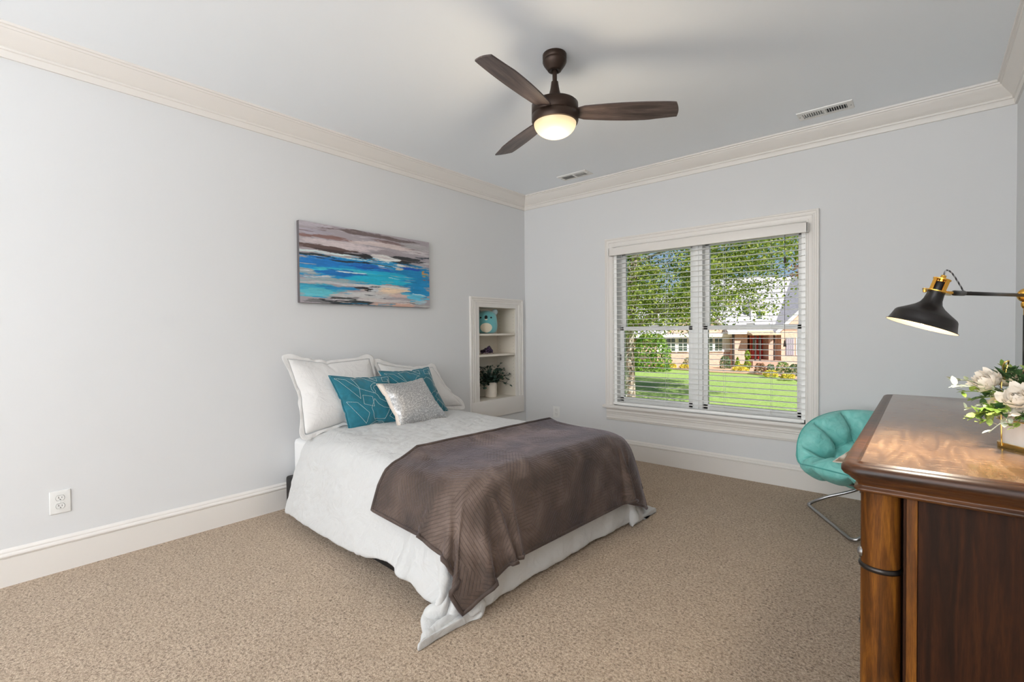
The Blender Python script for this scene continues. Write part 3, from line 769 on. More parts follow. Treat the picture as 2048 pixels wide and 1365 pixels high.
def surf(o, idx, nx, ny, u, w, off):
    """point on the front face at (u, w)"""
    x = min(max(u, 0), .9999) * nx; y = min(max(w, 0), .9999) * ny; i, j = int(x), int(y); a, c = x - i, y - j
    V = o.data.vertices; g = lambda p, q: V[idx[(1, p, q)]]
    co = (g(i, j).co * (1 - a) + g(i + 1, j).co * a) * (1 - c) + (g(i, j + 1).co * (1 - a) + g(i + 1, j + 1).co * a) * c
    nn = (g(i, j).normal * (1 - a) + g(i + 1, j).normal * a) * (1 - c) + (g(i, j + 1).normal * (1 - a) + g(i + 1, j + 1).normal * a) * c
    return co + nn.normalized() * off
def finish(o, mat, name, lv=2):
    o.name = name; o.data.name = name; o.data.materials.append(mat); smooth_shade(o, ('SUBSURF', dict(levels=lv, render_levels=lv)))
def sham(label, corners, seed, depth):
    o, idx, nx, ny, W_, H_, loop = pillow_mesh(.66, .46, 32, 6, -.14, seed, .08, straight=.5)
    # inner corners a little inside the outer flange corners
    BL, BR, TL, TR = map(Vector, corners); ce = (BL + BR + TL + TR) / 4
    ins = [p + (ce - p) * .06 for p in (BL, BR, TL, TR)]
    nv = place_pillow(o, W_, H_, *ins, depth=depth, slump=.25)
    # flat flange sewn round the body
    vs = o.data.vertices; b = nb(); n = len(loop)
    inner = [vs[i].co.copy() for i in loop]; cen = sum(inner, Vector()) / n
    outer = []
    for k, p in enumerate(inner):
        t = (inner[(k + 1) % n] - inner[k - 1]).normalized(); d = t.cross(nv).normalized()
        if d.dot(p - cen) < 0: d = -d
        q = Vector(p - cen).normalized(); d = (d * .6 + q * .4).normalized()
        cz = max((p - cen).normalized().dot((c - o.location - cen).normalized()) for c in (BL, BR, TL, TR))
        L = .022 + .022 * max(0, (cz - .985) / .015)
        outer.append(p + d * L + nv * (.016 * noise.noise(Vector((k * .45, seed, 0))) + .005 * math.sin(k * 1.3)))
    A = [b.verts.new(p) for p in inner]; Mv = [b.verts.new((p + q) / 2 + nv * .005 * noise.noise(Vector((k * .8, 3, seed)))) for k, (p, q) in enumerate(zip(inner, outer))]; B = [b.verts.new(p) for p in outer]
    for X_, Y_ in ((A, Mv), (Mv, B)):
        for k in range(n): b.faces.new((X_[k], X_[(k + 1) % n], Y_[(k + 1) % n], Y_[k]))
    finish(o, M['cotton_fine'], 'pillow_sham'); o.data.update()
    tag(o, label, 'pillow')
    f = link('flange', b, M['cotton_fine'], o); smooth_shade(f, ('SOLIDIFY', dict(thickness=.0025)), ('SUBSURF', dict(levels=1, render_levels=1)))
    return o
sham('white flanged pillow on the left of the bed leaning on the wall', [(.34, -2.80, .555), (.36, -2.06, .555), (.10, -2.812, 1.10), (.11, -2.115, 1.072)], 1, .15)
sham('white flanged pillow on the right of the bed behind the smaller teal cushion', [(.32, -2.06, .56), (.26, -1.215, .565), (.12, -2.095, 1.03), (.10, -1.452, .948)], 5, .14)
PAT = [  # closed stitched outlines in cushion units
    [(.05, .93), (.20, .90), (.35, .70), (.31, .52), (.10, .88)],
    [(.30, .93), (.48, .96), (.66, .80), (.60, .79), (.55, .745), (.535, .68), (.56, .60), (.36, .70)],
    [(.36, .58), (.50, .54), (.47, .36), (.33, .42)], [(.08, .50), (.24, .46), (.36, .26), (.27, .08)], [(.62, .96), (.70, .84), (.74, .95)], [(.80, .84), (.84, .95), (.97, .96), (.96, .84)],
    [(.575, .70), (.62, .75), (.69, .75), (.72, .73), (.78, .77), (.86, .74), (.90, .66), (.93, .58), (.90, .50), (.83, .46), (.76, .45), (.73, .42), (.67, .44), (.61, .49), (.595, .56), (.57, .60), (.59, .64)],
    [(.52, .50), (.55, .40), (.62, .33), (.72, .31), (.60, .12), (.42, .12), (.42, .34)], [(.80, .30), (.88, .20), (.80, .06), (.68, .16)], [(.78, .36), (.96, .12), (.99, .40), (.90, .44)], [(.32, .04), (.42, .07), (.56, .06), (.60, .0)], [(.92, .90), (.97, .74), (.99, .5), (.93, .66)],
    [(.86, .0), (.93, .08), (.99, .04)]]
def stitch(o, idx, nx, ny, shift=0.0):
    b = nb()
    for poly in PAT:
        for k in range(len(poly)):
            (x0, y0), (x1, y1) = poly[k], poly[(k + 1) % len(poly)]
            if max(x0, x1, y0, y1) > .985 and min(x0, y0) < .02: continue
            L = math.hypot(x1 - x0, y1 - y0); n = max(1, int(L / .022))
            for q in range(n):
                a0, a1 = (q + .04) / n, (q + .80) / n
                f = lambda a: (x0 + (x1 - x0) * a, y0 + (y1 - y0) * a)
                P = [surf(o, idx, nx, ny, *(max(.015, min(.985, c)) for c in f(a)), .0022) for a in (a0, (a0 + a1) / 2, a1)]
                if (P[2] - P[0]).length < .002: continue
                tube(b, P, .0013, 5)
    link('embroidery', b, M['thread'], o)
def seam_cord(o, loop, r, mat, name='piping'):
    b = nb(); tube(b, [o.data.vertices[i].co for i in loop], r, 8, closed=True); link(name, b, mat, o)
def cushion(label, corners, seed, depth, w=.44, h=.40):
    o, idx, nx, ny, W_, H_, loop = pillow_mesh(w, h, 28, 6, -.04, seed, .5)
    place_pillow(o, W_, H_, *corners, depth=depth, slump=.1); stitch(o, idx, nx, ny); seam_cord(o, loop, .0045, M['teal'])
    finish(o, M['teal'], 'throw_cushion'); tag(o, label, 'cushion'); return o
cushion('large teal cushion with white stitched shapes on the left side of the bed', [(.44, -2.512, .566), (.48, -2.04, .566), (.29, -2.578, .955), (.31, -2.10, .924)], 2, .11)
cushion('teal stitched cushion mostly hidden behind the silver sequin one', [(.42, -2.03, .566), (.405, -1.55, .570), (.28, -2.158, .959), (.26, -1.652, .959)], 8, .09)
o, idx, nx, ny, W_, H_, loop = pillow_mesh(.44, .38, 28, 6, -.05, 3, .5)
place_pillow(o, W_, H_, (.64, -2.245, .566), (.635, -1.76, .57), (.40, -2.262, .876), (.405, -1.832, .883), depth=.13, slump=.1)
# the sequin panel covers all but the seam side at the left
seq = nb(); NU, NV = 60, 60; g = {}
for i in range(NU + 1):
    for j in range(NV + 1):
        u = i / NU; w = j / NV; lft = .045 + .05 * w ** 3 + .014 * noise.noise(Vector((w * 22, 5, 0)))
        uu = lft + (.985 - lft) * u
        g[i, j] = seq.verts.new(surf(o, idx, nx, ny, uu, .015 + .97 * w, .0025 + .0012 * noise.noise(Vector((i * .9, j * .9, 0)))))
uvl = seq.loops.layers.uv.new('UVMap')
for i in range(NU):
    for j in range(NV):
        f = seq.faces.new((g[i, j], g[i + 1, j], g[i + 1, j + 1], g[i, j + 1]))
        for l, (a, c) in zip(f.loops, ((i, j), (i + 1, j), (i + 1, j + 1), (i, j + 1))): l[uvl].uv = (a / NU, c / NV)
link('sequin_panel', seq, M['sequin'], o)
seam_cord(o, loop, .003, M['cream_cloth'], 'seam')
finish(o, M['cream_cloth'], 'sequin_cushion'); tag(o, 'silver sequin cushion with a cream side in front of the two teal cushions', 'cushion')

# ------------------------------------------------------------------ dresser
DX0, DX1, DY0, DY1, DT = 3.358, 3.925, -3.072, -1.56, .96
dr = thing('dresser', 'tall dark walnut dresser with a worn glossy top against the right wall', 'dresser', ((DX0 + DX1) / 2, (DY0 + DY1) / 2, 0))
b = nb(); OUT = rounded_outline(DX0, DX1, DY0, DY1, [.042, .01, .01, .042], 10)
ring_profile(b, OUT, [(-.036, DT), (-.033, DT - .0005), (-.030, DT - .003), (-.026, DT - .0035), (-.018, DT - .003), (-.010, DT - .004), (-.003, DT - .008), (0, DT - .014), (0, DT - .022), (-.004, DT - .028), (-.012, DT - .032), (-.014, DT - .034)], mi=1, cap_top=0, cap_bot=1)
rel(link('table_top', b, [M['wood_top'], M['wood_mold']], dr, auto=70))
b = nb(); ring_profile(b, OUT, [(-.014, DT - .034), (-.018, DT - .038), (-.026, DT - .044), (-.031, DT - .050), (-.031, DT - .053), (-.024, DT - .056), (-.023, DT - .060), (-.027, DT - .064), (-.036, DT - .066)], cap_top=0, cap_bot=0)
rel(link('cornice_moulding', b, M['wood_mold'], dr, auto=70))
b = nb(); box(b, DX0 + .11, DX1 - .01, DY0 + .045, DY1 - .045, .10, DT - .065); box(b, DX0 + .045, DX1 - .02, DY0 + .11, DY1 - .11, .10, DT - .065)
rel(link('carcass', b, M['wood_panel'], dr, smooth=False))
PR = .036
for yy, sg in ((DY0 + .034 + PR, 1), (DY1 - .034 - PR, -1)):
    b = nb(); cx = DX0 + .034 + PR
    pr = [(PR, .02)]; z = .05
    while z < DT - .066: pr.append((PR, z)); z += .05
    pr.append((PR, DT - .066)); lathe(b, pr, 40, Matrix.Translation((cx, yy, 0)), True, True)
    p = rel(link('corner_post', b, M['wood_post'], dr, auto=60))
    b = nb(); lathe(b, [(PR, -.006), (PR + .003, -.005), (PR + .0045, 0), (PR + .003, .005), (PR, .006)], 40, Matrix.Translation((cx, yy, .726)))
    q = link('dark_band', b, M['pewter'], p)
    q2 = link('dark_band', lathe(nb(), [(PR, -.006), (PR + .003, -.005), (PR + .0045, 0), (PR + .003, .005), (PR, .006)], 40, Matrix.Translation((cx, yy, .30))), M['pewter'], p)
b = nb(); box(b, DX0 + .115, DX0 + .133, DY0 + .040, DY0 + .06, .08, DT - .066, bev=.002)
box(b, DX0 + .108, DX1 - .005, DY0 + .044, DY0 + .06, .08, .16, bev=.003)
rel(link('side_stile', b, M['wood_post'], dr, auto=40))
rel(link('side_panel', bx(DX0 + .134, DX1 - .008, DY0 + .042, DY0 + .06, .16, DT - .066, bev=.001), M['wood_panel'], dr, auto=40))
for k, (z0, z1) in enumerate(((.71, .88), (.52, .70), (.33, .51), (.13, .32))):
    for y0_, y1_ in ((DY0 + .13, (DY0 + DY1) / 2 - .01), ((DY0 + DY1) / 2 + .01, DY1 - .13)):
        d = rel(link('drawer', bx(DX0 + .032, DX0 + .05, y0_, y1_, z0, z1, bev=.005), M['wood_post'], dr, auto=40))
        yc = (y0_ + y1_) / 2; zc = (z0 + z1) / 2
        b = nb(); tube(b, smooth_path([(DX0 + .03, yc - .05, zc + .01), (DX0 + .012, yc - .045, zc + .004), (DX0 + .004, yc, zc - .012), (DX0 + .012, yc + .045, zc + .004), (DX0 + .03, yc + .05, zc + .01)]), .0035, 8)
        for s in (-.05, .05): lathe(b, [(.012, 0), (.012, .003), (.004, .006), (.0001, .006)], 16, Matrix.Translation((DX0 + .032, yc + s, zc + .01)) @ Matrix.Rotation(-PI / 2, 4, 'Y'))
        link('drawer_pull', b, M['pewter'], d)
b = nb(); lathe(b, [(.0001, .010), (.007, .009), (.011, .003), (.012, 0)], 20, Matrix.Translation((DX0 + .0385, DY0 + .062, .752)) @ Matrix.Rotation(-PI / 2, 4, 'Y'))
rel(link('hinge_boss', b, M['chrome'], dr, auto=50))
for x in (DX0 + .08, DX1 - .06):
    for y in (DY0 + .08, DY1 - .08):
        b = nb(); lathe(b, [(.030, .10), (.034, .08), (.026, .05), (.03, .02), (.024, 0)], 24, Matrix.Translation((x, y, 0)), True, True); rel(link('foot', b, M['wood_post'], dr))

# ------------------------------------------------------------------ desk lamp
lp = thing('desk_lamp', 'black and brass jointed desk lamp shining on the dresser top', 'desk lamp', (3.716, -2.375, DT))
PX, PY, PZ = 0, 0, 0
link('lamp_base', lathe(nb(), [(.0001, .022), (.02, .022), (.040, .018), (.047, .012), (.048, 0)], 48, cap1=False), M['black_metal'], lp, auto=50)
JZ = .382
b = nb(); tube(b, [(0, 0, .02), (0, 0, JZ - .055)], .0068, 20); link('pole', b, M['black_metal'], lp)
b = nb(); tube(b, [(0, 0, JZ - .058), (0, 0, JZ - .015)], .006, 20); lathe(b, [(.008, JZ - .036), (.011, JZ - .030), (.011, JZ - .022), (.009, JZ - .018)], 24)
lathe(b, [(.0001, -.016), (.012, -.015), (.018, -.010), (.020, 0), (.018, .010), (.012, .015), (.0001, .016)], 32, Matrix.Translation((0, 0, JZ)) @ Matrix.Rotation(PI / 2, 4, 'X') @ Matrix.Rotation(.0, 4, 'Y'))
link('brass_joint', b, M['brass'], lp, auto=50)
HE = Vector((3.5510, -2.7860, 1.3350)) - Vector((3.716, -2.375, DT))     # arm end near the shade
AJ = Vector((0, 0, JZ)); dirA = (HE - AJ).normalized()
b = nb(); tube(b, [AJ + dirA * .012, HE - dirA * .0], .0048, 16); tube(b, [HE - dirA * .055, HE - dirA * .004, HE + dirA * .004], [.0064, .0064, .003], 16)
link('arm', b, M['black_metal'], lp)
# shade: axis tilted; local frame
SC = Vector((3.4933, -2.834, 1.2567)) - Vector((3.716, -2.375, DT))     # centre of the open rim
toR = (RT - UP * RT.dot(UP)).normalized()
axis = Vector((.0369, .009, .108)).normalized()
SM = Matrix.Translation(SC) @ axis.to_track_quat('Z', 'Y').to_matrix().to_4x4() @ Matrix.Scale(.84, 4)
pro = [(.0835, 0), (.0835, .0015), (.0795, .004), (.076, .016), (.0725, .030), (.069, .035), (.050, .047), (.034, .058), (.0255, .067), (.0215, .078), (.0195, .095), (.0195, .100)]
b = nb(); lathe(b, pro, 64, SM); link('shade', b, M['black_metal'], lp, auto=70)
b = nb(); lathe(b, [(r - .0012, z + .0004) for r, z in pro], 64, SM); link('shade_lining', b, M['lamp_inner'], lp)
b = nb(); lathe(b, [(.014, .098), (.0145, .126), (.012, .130), (.0001, .130)], 32, SM); link('socket', b, M['black_metal'], lp, auto=50)
b = nb(); lathe(b, [(.020, .1005), (.033, .1005), (.033, .103), (.020, .103)], 40, SM)
lathe(b, [(.0001, .136), (.0205, .136), (.0205, .139), (.0001, .139)], 32, SM)
for k in range(4):
    a = k * PI / 2 + .5; c_, s_ = math.cos(a), math.sin(a)
    M4 = SM @ Matrix.Rotation(a, 4, 'Z')
    q = nb(); box(q, .0185, .0205, -.0045, .0045, .10, .138); me_ = bpy.data.meshes.new('t'); q.to_mesh(me_); q.free(); me_.transform(M4); b.from_mesh(me_); bpy.data.meshes.remove(me_)
lathe(b, [(.009, .126), (.009, .139), (.007, .141), (.006, .149), (.0001, .150)], 20, SM)
rt = SM @ Vector((0, 0, .102)); tube(b, [rt + (HE - rt).normalized() * .028, HE], .0035, 10)
lathe(b, [(.0001, -.004), (.004, -.003), (.004, .003), (.0001, .004)], 14, Matrix.Translation(rt - (HE - rt).normalized() * .036))
link('brass_cage', b, M['brass'], lp, auto=40)
top_ = SM @ Vector((0, 0, .149)); mid_ = HE - dirA * .095
cab = smooth_path([top_, top_ + Vector((.004, .004, .012)), top_.lerp(mid_, .28) + Vector((0, 0, .018)), top_.lerp(mid_, .55) + Vector((0, 0, .004)), top_.lerp(mid_, .75) - Vector((0, 0, .008)), top_.lerp(mid_, .92) - Vector((0, 0, .004)), mid_ + Vector((0, 0, .004))], 10)
n = N('braided_cord', .7); wv = n.n('TexWave', {'Vector': n.coord(), 'Scale': 55.0, 'Distortion': 1.0}).outputs['Fac']; n.set('Base Color', n.ramp(wv, [(.35, srgb(26, 26, 28)), (.6, srgb(150, 150, 152))]))
b = nb(); tube(b, cab, .0017, 8); link('cord', b, n.m, lp)
b = nb(); lathe(b, [(.0001, .075), (.012, .072), (.016, .060), (.028, .040), (.030, .028), (.022, .012), (.0001, .006)], 32, SM); link('bulb', b, M['bulb'], lp)
lpos = SM @ Vector((0, 0, .010))
lo = light('lamp_spot', 'SPOT', (0, 0, 0), 24.0, (1, .92, .78), shadow_soft_size=.025, spot_size=R(138), spot_blend=.6)
lo.matrix_world = Matrix.Translation(Vector((3.716, -2.375, DT)) + lpos) @ axis.to_track_quat('Z', 'Y').to_matrix().to_4x4()

# ------------------------------------------------------------------ flower arrangement
def petal(bm, L, Wd, curl, Mx, cup=.3, n=6, mi=0, seed=0):
    rows = []
    for i in range(n + 1):
        t = i / n; wv_ = Wd * math.sin(PI * min(1, .12 + t * .80)) ** .7; row = []
        for j in range(4):
            s = (j / 3 - .5) * 2
            row.append(bm.verts.new(Mx @ Vector((s * wv_, L * t * math.cos(curl * t) * (1 + (.10 * noise.noise(Vector((s * 3, seed, 0))) if i == n else 0)), L * t * math.sin(curl * t) + cup * wv_ * s * s + .07 * L * t * math.sin(s * 4 + t * 4 + seed)))))
        rows.append(row)
    for i in range(n):
        for j in range(3): bm.faces.new((rows[i][j], rows[i][j + 1], rows[i + 1][j + 1], rows[i + 1][j])).material_index = mi
def peony(parent, loc, to, rad, mat, seed):
    rnd = random.Random(seed); b = nb(); B = Vector(to).to_track_quat('Z', 'Y').to_matrix().to_4x4()
    for ring, (cnt, ln, el) in enumerate(((12, 1.0, .05), (12, .96, .35), (11, .88, .62), (10, .76, .88), (9, .62, 1.1), (8, .46, 1.25), (6, .32, 1.4))):
        for k in range(cnt):
            a = 2 * PI * k / cnt + ring * .4 + rnd.uniform(-.15, .15)
            Mx = B @ Matrix.Rotation(a, 4, 'Z') @ Matrix.Rotation(el + rnd.uniform(-.12, .12), 4, 'X')
            petal(b, rad * ln * rnd.uniform(.80, 1.12), rad * .25 * (1 - ring * .05), .55, Mx, seed=rnd.random() * 50)
    o = link('flower', b, mat, parent, loc=loc); smooth_shade(o); return o
def leaf_mesh(bm, base, d, up, L, Wd, fold=.2, mi=0):
    d = Vector(d).normalized(); s = d.cross(up)
    if s.length < 1e-4: s = Vector((1, 0, 0))
    s.normalize(); n_ = s.cross(d); base = Vector(base)
    pts = [(0, 0), (.25, .8), (.55, 1), (.8, .65), (1, 0)]
    mid = [bm.verts.new(base + d * L * t - n_ * L * .12 * t * t) for t, w in pts]
    lf = [bm.verts.new(base + d * L * t + s * Wd * w + n_ * Wd * w * fold - n_ * L * .12 * t * t) for t, w in pts[1:4]]
    rt_ = [bm.verts.new(base + d * L * t - s * Wd * w + n_ * Wd * w * fold - n_ * L * .12 * t * t) for t, w in pts[1:4]]
    for S_, fl_ in ((lf, 0), (rt_, 1)):
        F = [(mid[0], S_[0], mid[1]), (mid[1], S_[0], S_[1], mid[2]), (mid[2], S_[1], S_[2], mid[3]), (mid[3], S_[2], mid[4])]
        for f in F: bm.faces.new(f if fl_ else tuple(reversed(f))).material_index = mi
def leafmat(name, c1, c2, rough=.5, sss=.0):
    n = N(name, rough); v = n.coord(); f = n.noise(v, 23, 3, .6); n.set('Base Color', n.ramp(f, [(.35, c1), (.65, c2)]))
    n.b.inputs['Specular IOR Level'].default_value = .3
    return n.m
M['leaf_bright'] = leafmat('fresh_green_leaf', srgb(104, 132, 52), srgb(168, 186, 98))
M['leaf_deep'] = leafmat('deep_green_leaf', srgb(44, 74, 40), srgb(82, 112, 66))
M['leaf_pale'] = leafmat('pale_sprig', srgb(170, 180, 150), srgb(214, 218, 200))
M['petal_white'] = leafmat('white_petal', srgb(236, 228, 216), srgb(246, 240, 230))
M['petal_cream'] = leafmat('cream_petal', srgb(240, 222, 184), srgb(246, 232, 204))
M['petal_peach'] = leafmat('peach_petal', srgb(232, 178, 140), srgb(240, 200, 166))
FO = Vector((3.715, -2.665, DT))
fa = thing('flower_arrangement', 'white and cream artificial flowers in a white pot within a gold wire frame', 'flower arrangement', FO)
b = nb(); ring_profile(b, rounded_outline(-.062, .062, -.062, .062, [.03] * 4, 8), [(-.006, .084), (-.002, .086), (.001, .085), (.0, .080), (-.004, .0), (-.010, .0)], cap_bot=0)
ring_profile(b, rounded_outline(-.062, .062, -.062, .062, [.03] * 4, 8), [(-.006, .084), (-.010, .06), (-.012, .05)], cap_bot=0)
link('pot', b, plain('white_ceramic', srgb(232, 226, 218), .2), fa, auto=60, rot=(0, 0, .62))
b = nb(); ring_profile(b, rounded_outline(-.062, .062, -.062, .062, [.03] * 4, 8), [(-.003, .0005), (.003, .0005), (.0035, .012), (.001, .013), (-.003, .012)])
for z in (.07,):
    tube(b, [Vector((x * 1.06, y * 1.06, z)) for x, y, _, _ in rounded_outline(-.062, .062, -.062, .062, [.03] * 4, 8)], .0016, 6, closed=True)
q = Matrix.Rotation(0, 4, 'Z')
for s in (-1, 1):
    tube(b, smooth_path([(-.066, s * .03, .006), (-.068, s * .03, .07), (-.068, s * .03, .158), (-.062, s * .03, .166), (-.05, s * .03, .168), (.05, s * .03, .168), (.062, s * .03, .166), (.068, s * .03, .158), (.068, s * .03, .07), (.066, s * .03, .006)], 5), .0016, 6)
tube(b, smooth_path([(-.06, .028, .168), (-.064, .03, .185), (-.066, .026, .205), (-.060, .022, .212), (-.055, .028, .205), (-.058, .030, .185), (-.062, .03, .168)], 5), .0018, 6)
link('gold_wire_frame', b, M['gold'], fa, auto=60, rot=(0, 0, .62))
for k, (p, to, r, mt) in enumerate((((-.040, -.060, .115), (-.5, -.7, .6), .052, 'petal_white'), ((.035, -.085, .135), (.1, -.8, .6), .050, 'petal_cream'), ((-.088, -.022, .150), (-.7, -.4, .6), .046, 'petal_white'),
                                    ((-.050, .012, .150), (-.3, -.2, .9), .040, 'petal_cream'), ((.0, .04, .172), (-.2, -.5, .8), .034, 'petal_peach'), ((.04, .03, .185), (.1, -.3, .9), .040, 'petal_white'),
                                    ((-.068, -.030, .112), (-.8, -.6, .1), .030, 'petal_cream'), ((.07, -.03, .16), (.5, -.5, .7), .045, 'petal_white'))):
    peony(fa, p, to, r, M[mt], 40 + k)
rnd = random.Random(4)
def sprig(parent, p0, p1, nl, L, Wd, mat, sag=.02, name='sprig'):
    b = nb(); p0, p1 = Vector(p0), Vector(p1); pts = [p0.lerp(p1, k / 7) + Vector((0, 0, sag * math.sin(PI * k / 7))) for k in range(8)]
    tube(b, pts, .0011, 5)
    for k in range(nl):
        t = .25 + .75 * k / nl; p = p0.lerp(p1, t) + Vector((0, 0, sag * math.sin(PI * t)))
        d = (p1 - p0).normalized() * .7 + Vector((rnd.uniform(-1, 1), rnd.uniform(-1, 1), rnd.uniform(-.6, 1)))
        leaf_mesh(b, p, d, Vector((0, 0, 1)), L * rnd.uniform(.7, 1.2), Wd * rnd.uniform(.7, 1.2))
    o = link(name, b, mat, parent); smooth_shade(o); return o
c0 = (0, 0, .09)
for p1, nl, L, Wd, mt in (((-.165, -.075, .150), 16, .026, .006, 'leaf_pale'), ((-.150, -.06, .135), 20, .02, .007, 'leaf_bright'), ((-.125, -.095, .085), 26, .020, .008, 'leaf_bright'), ((-.135, -.07, .068), 24, .020, .008, 'leaf_bright'), ((-.11, -.085, .10), 22, .018, .007, 'leaf_bright'),
                          ((-.10, -.10, .048), 14, .022, .006, 'leaf_pale'), ((-.07, .02, .195), 20, .022, .007, 'leaf_bright'), ((-.03, .0, .19), 24, .02, .007, 'leaf_bright'), ((.0, -.01, .2), 20, .024, .006, 'leaf_bright'),
                          ((-.04, -.11, .08), 22, .028, .009, 'leaf_deep'), ((.0, -.10, .075), 18, .03, .012, 'leaf_deep'), ((.04, -.11, .10), 14, .036, .014, 'leaf_deep'), ((.03, -.12, .05), 12, .022, .007, 'leaf_pale'),
                          ((-.085, .0, .12), 22, .026, .009, 'leaf_deep'), ((-.07, -.02, .17), 18, .034, .011, 'leaf_deep'), ((.05, .05, .19), 20, .03, .01, 'leaf_deep'), ((-.11, -.03, .12), 20, .03, .008, 'leaf_deep'),
                          ((-.13, -.04, .115), 30, .016, .006, 'leaf_bright'), ((-.12, -.06, .075), 34, .017, .007, 'leaf_bright'), ((-.115, -.09, .065), 30, .017, .007, 'leaf_bright'), ((-.14, -.05, .09), 26, .016, .005, 'leaf_pale'), ((-.10, -.11, .09), 26, .018, .007, 'leaf_bright'), ((-.17, -.04, .165), 22, .016, .006, 'leaf_pale'),
                          ((-.02, .02, .20), 34, .018, .006, 'leaf_bright'), ((-.06, -.02, .19), 30, .02, .007, 'leaf_deep'), ((-.085, -.08, .10), 26, .024, .009, 'leaf_deep'), ((.02, -.05, .18), 26, .02, .007, 'leaf_bright'), ((-.06, -.09, .06), 30, .018, .007, 'leaf_bright'), ((-.10, .0, .08), 30, .022, .008, 'leaf_deep')):
    sprig(fa, c0, p1, nl, L, Wd, M[mt])

# ------------------------------------------------------------------ saucer chair
ch = thing('saucer_chair', 'round aqua padded folding saucer chair in the corner right of the window', 'chair', (3.30, -.48, 0), R(213.4))
RC = .47
def dish(x, y):
    """seat surface (local): x along the fold, y towards the sitter's knees"""
    r_ = .055; a1, a2 = R(14), R(66)
    if y > r_: Y, Z = None, None
    # arc blend between back (y<0) and seat (y>0)
    t = max(-r_, min(r_, y)); f = (t + r_) / (2 * r_)
    # integrate the slope from the fold outwards
    def integ(s):
        n_ = 12; yy = zz = 0; ds = s / n_
        for k in range(n_):
            q = (k + .5) * ds; g = max(0, min(1, (q + r_) / (2 * r_))); g = g * g * (3 - 2 * g)
            a = -a2 * (1 - g) + a1 * g
            yy += ds * math.cos(a); zz += ds * math.sin(a)
        return yy, zz
    Y, Z = integ(y)
    Z = Z + .265 + .09 * (x / RC) ** 2 + .02 * (x / RC) ** 4
    Y = Y - .10 + .03 * (x / RC) ** 2
    return Vector((x, Y, Z))
NB_ = 12
BT = [(.265 * math.cos(a), .265 * math.sin(a)) for a in [(k + .5) * 2 * PI / NB_ for k in range(NB_)]] + [(0, 0)]
SEG = [(BT[k], BT[(k + 1) % NB_]) for k in range(NB_)] + [(BT[k], (BT[k][0] * 1.7, BT[k][1] * 1.7)) for k in range(NB_)] + [((0, 0), BT[k]) for k in range(1, NB_, 2)] + [((-RC, 0), (-.2, 0)), ((.2, 0), (RC, 0))]
def dseg(px_, py_, a, c):
    ax, ay = a; bx_, by_ = c; vx, vy = bx_ - ax, by_ - ay; t = max(0, min(1, ((px_ - ax) * vx + (py_ - ay) * vy) / (vx * vx + vy * vy)))
    return math.hypot(px_ - ax - vx * t, py_ - ay - vy * t)
def puff(x, y):
    r = math.hypot(x, y) / RC
    d = min(dseg(x, y, a, c) for a, c in SEG); db_ = min(math.hypot(x - p[0], y - p[1]) for p in BT)
    h = .082 * (1 - math.exp(-(d / .026) ** 1.0)) * (1 - .55 * math.exp(-(db_ / .05) ** 2)) + .028 * (1 - math.exp(-(db_ / .05) ** 2))
    ang = math.atan2(y, x)
    h += .0035 * math.sin(ang * 46 + 3 * noise.noise(Vector((x * 8, y * 8, 0)))) * math.exp(-((r - .93) / .10) ** 2) + .006 * noise.noise(Vector((x * 13, y * 13, 2)))
    h += .003 * math.sin(30 * db_ + ang * 9) * math.exp(-(db_ / .09) ** 2)
    return h * max(0, 1 - r ** 10) ** .5 + .002
b = nb(); NA, NRr = 144, 40; top = []; bot = []
def frame_n(x, y):
    e = .004; dx = dish(x + e, y) - dish(x - e, y); dy = dish(x, y + e) - dish(x, y - e); return dx.cross(dy).normalized()
for i in range(1, NRr + 1):
    rr_ = RC * (i / NRr) ** .85; ra, rb = [], []
    for k in range(NA):
        a = 2 * PI * k / NA; x, y = rr_ * math.cos(a), rr_ * math.sin(a); p = dish(x, y); nn = frame_n(x, y)
        h = puff(x, y)
        ra.append(b.verts.new(p + nn * h)); rb.append(b.verts.new(p - nn * (h * .55)))
    top.append(ra); bot.append(rb)
ct = b.verts.new(dish(0, 0) + frame_n(0, 0) * puff(0, 0)); cb_ = b.verts.new(dish(0, 0) - frame_n(0, 0) * .01)
for i in range(NRr - 1):
    for k in range(NA):
        b.faces.new((top[i][k], top[i][(k + 1) % NA], top[i + 1][(k + 1) % NA], top[i + 1][k])[::-1]); b.faces.new((bot[i][k], bot[i][(k + 1) % NA], bot[i + 1][(k + 1) % NA], bot[i + 1][k]))
for k in range(NA):
    b.faces.new((ct, top[0][(k + 1) % NA], top[0][k])[::-1]); b.faces.new((cb_, bot[0][(k + 1) % NA], bot[0][k])); b.faces.new((top[-1][k], bot[-1][k], bot[-1][(k + 1) % NA], top[-1][(k + 1) % NA]))
bmesh.ops.recalc_face_normals(b, faces=b.faces)
link('cushion', b, M['aqua'], ch)
b = nb(); tube(b, [dish(RC * 1.0 * math.cos(2 * PI * k / NA), RC * 1.0 * math.sin(2 * PI * k / NA)) for k in range(NA)], .0042, 8, closed=True); link('edge_seam', b, M['aqua_seam'], ch)
b = nb()
for p in BT:
    q = dish(*p) + frame_n(*p) * (puff(*p) + .002); lathe(b, [(.0001, .003), (.005, .002), (.007, -.001)], 12, Matrix.Translation(q) @ frame_n(*p).to_track_quat('Z', 'Y').to_matrix().to_4x4())
link('tufting_button', b, M['aqua_seam'], ch); bpy.data.objects[-1] if False else None
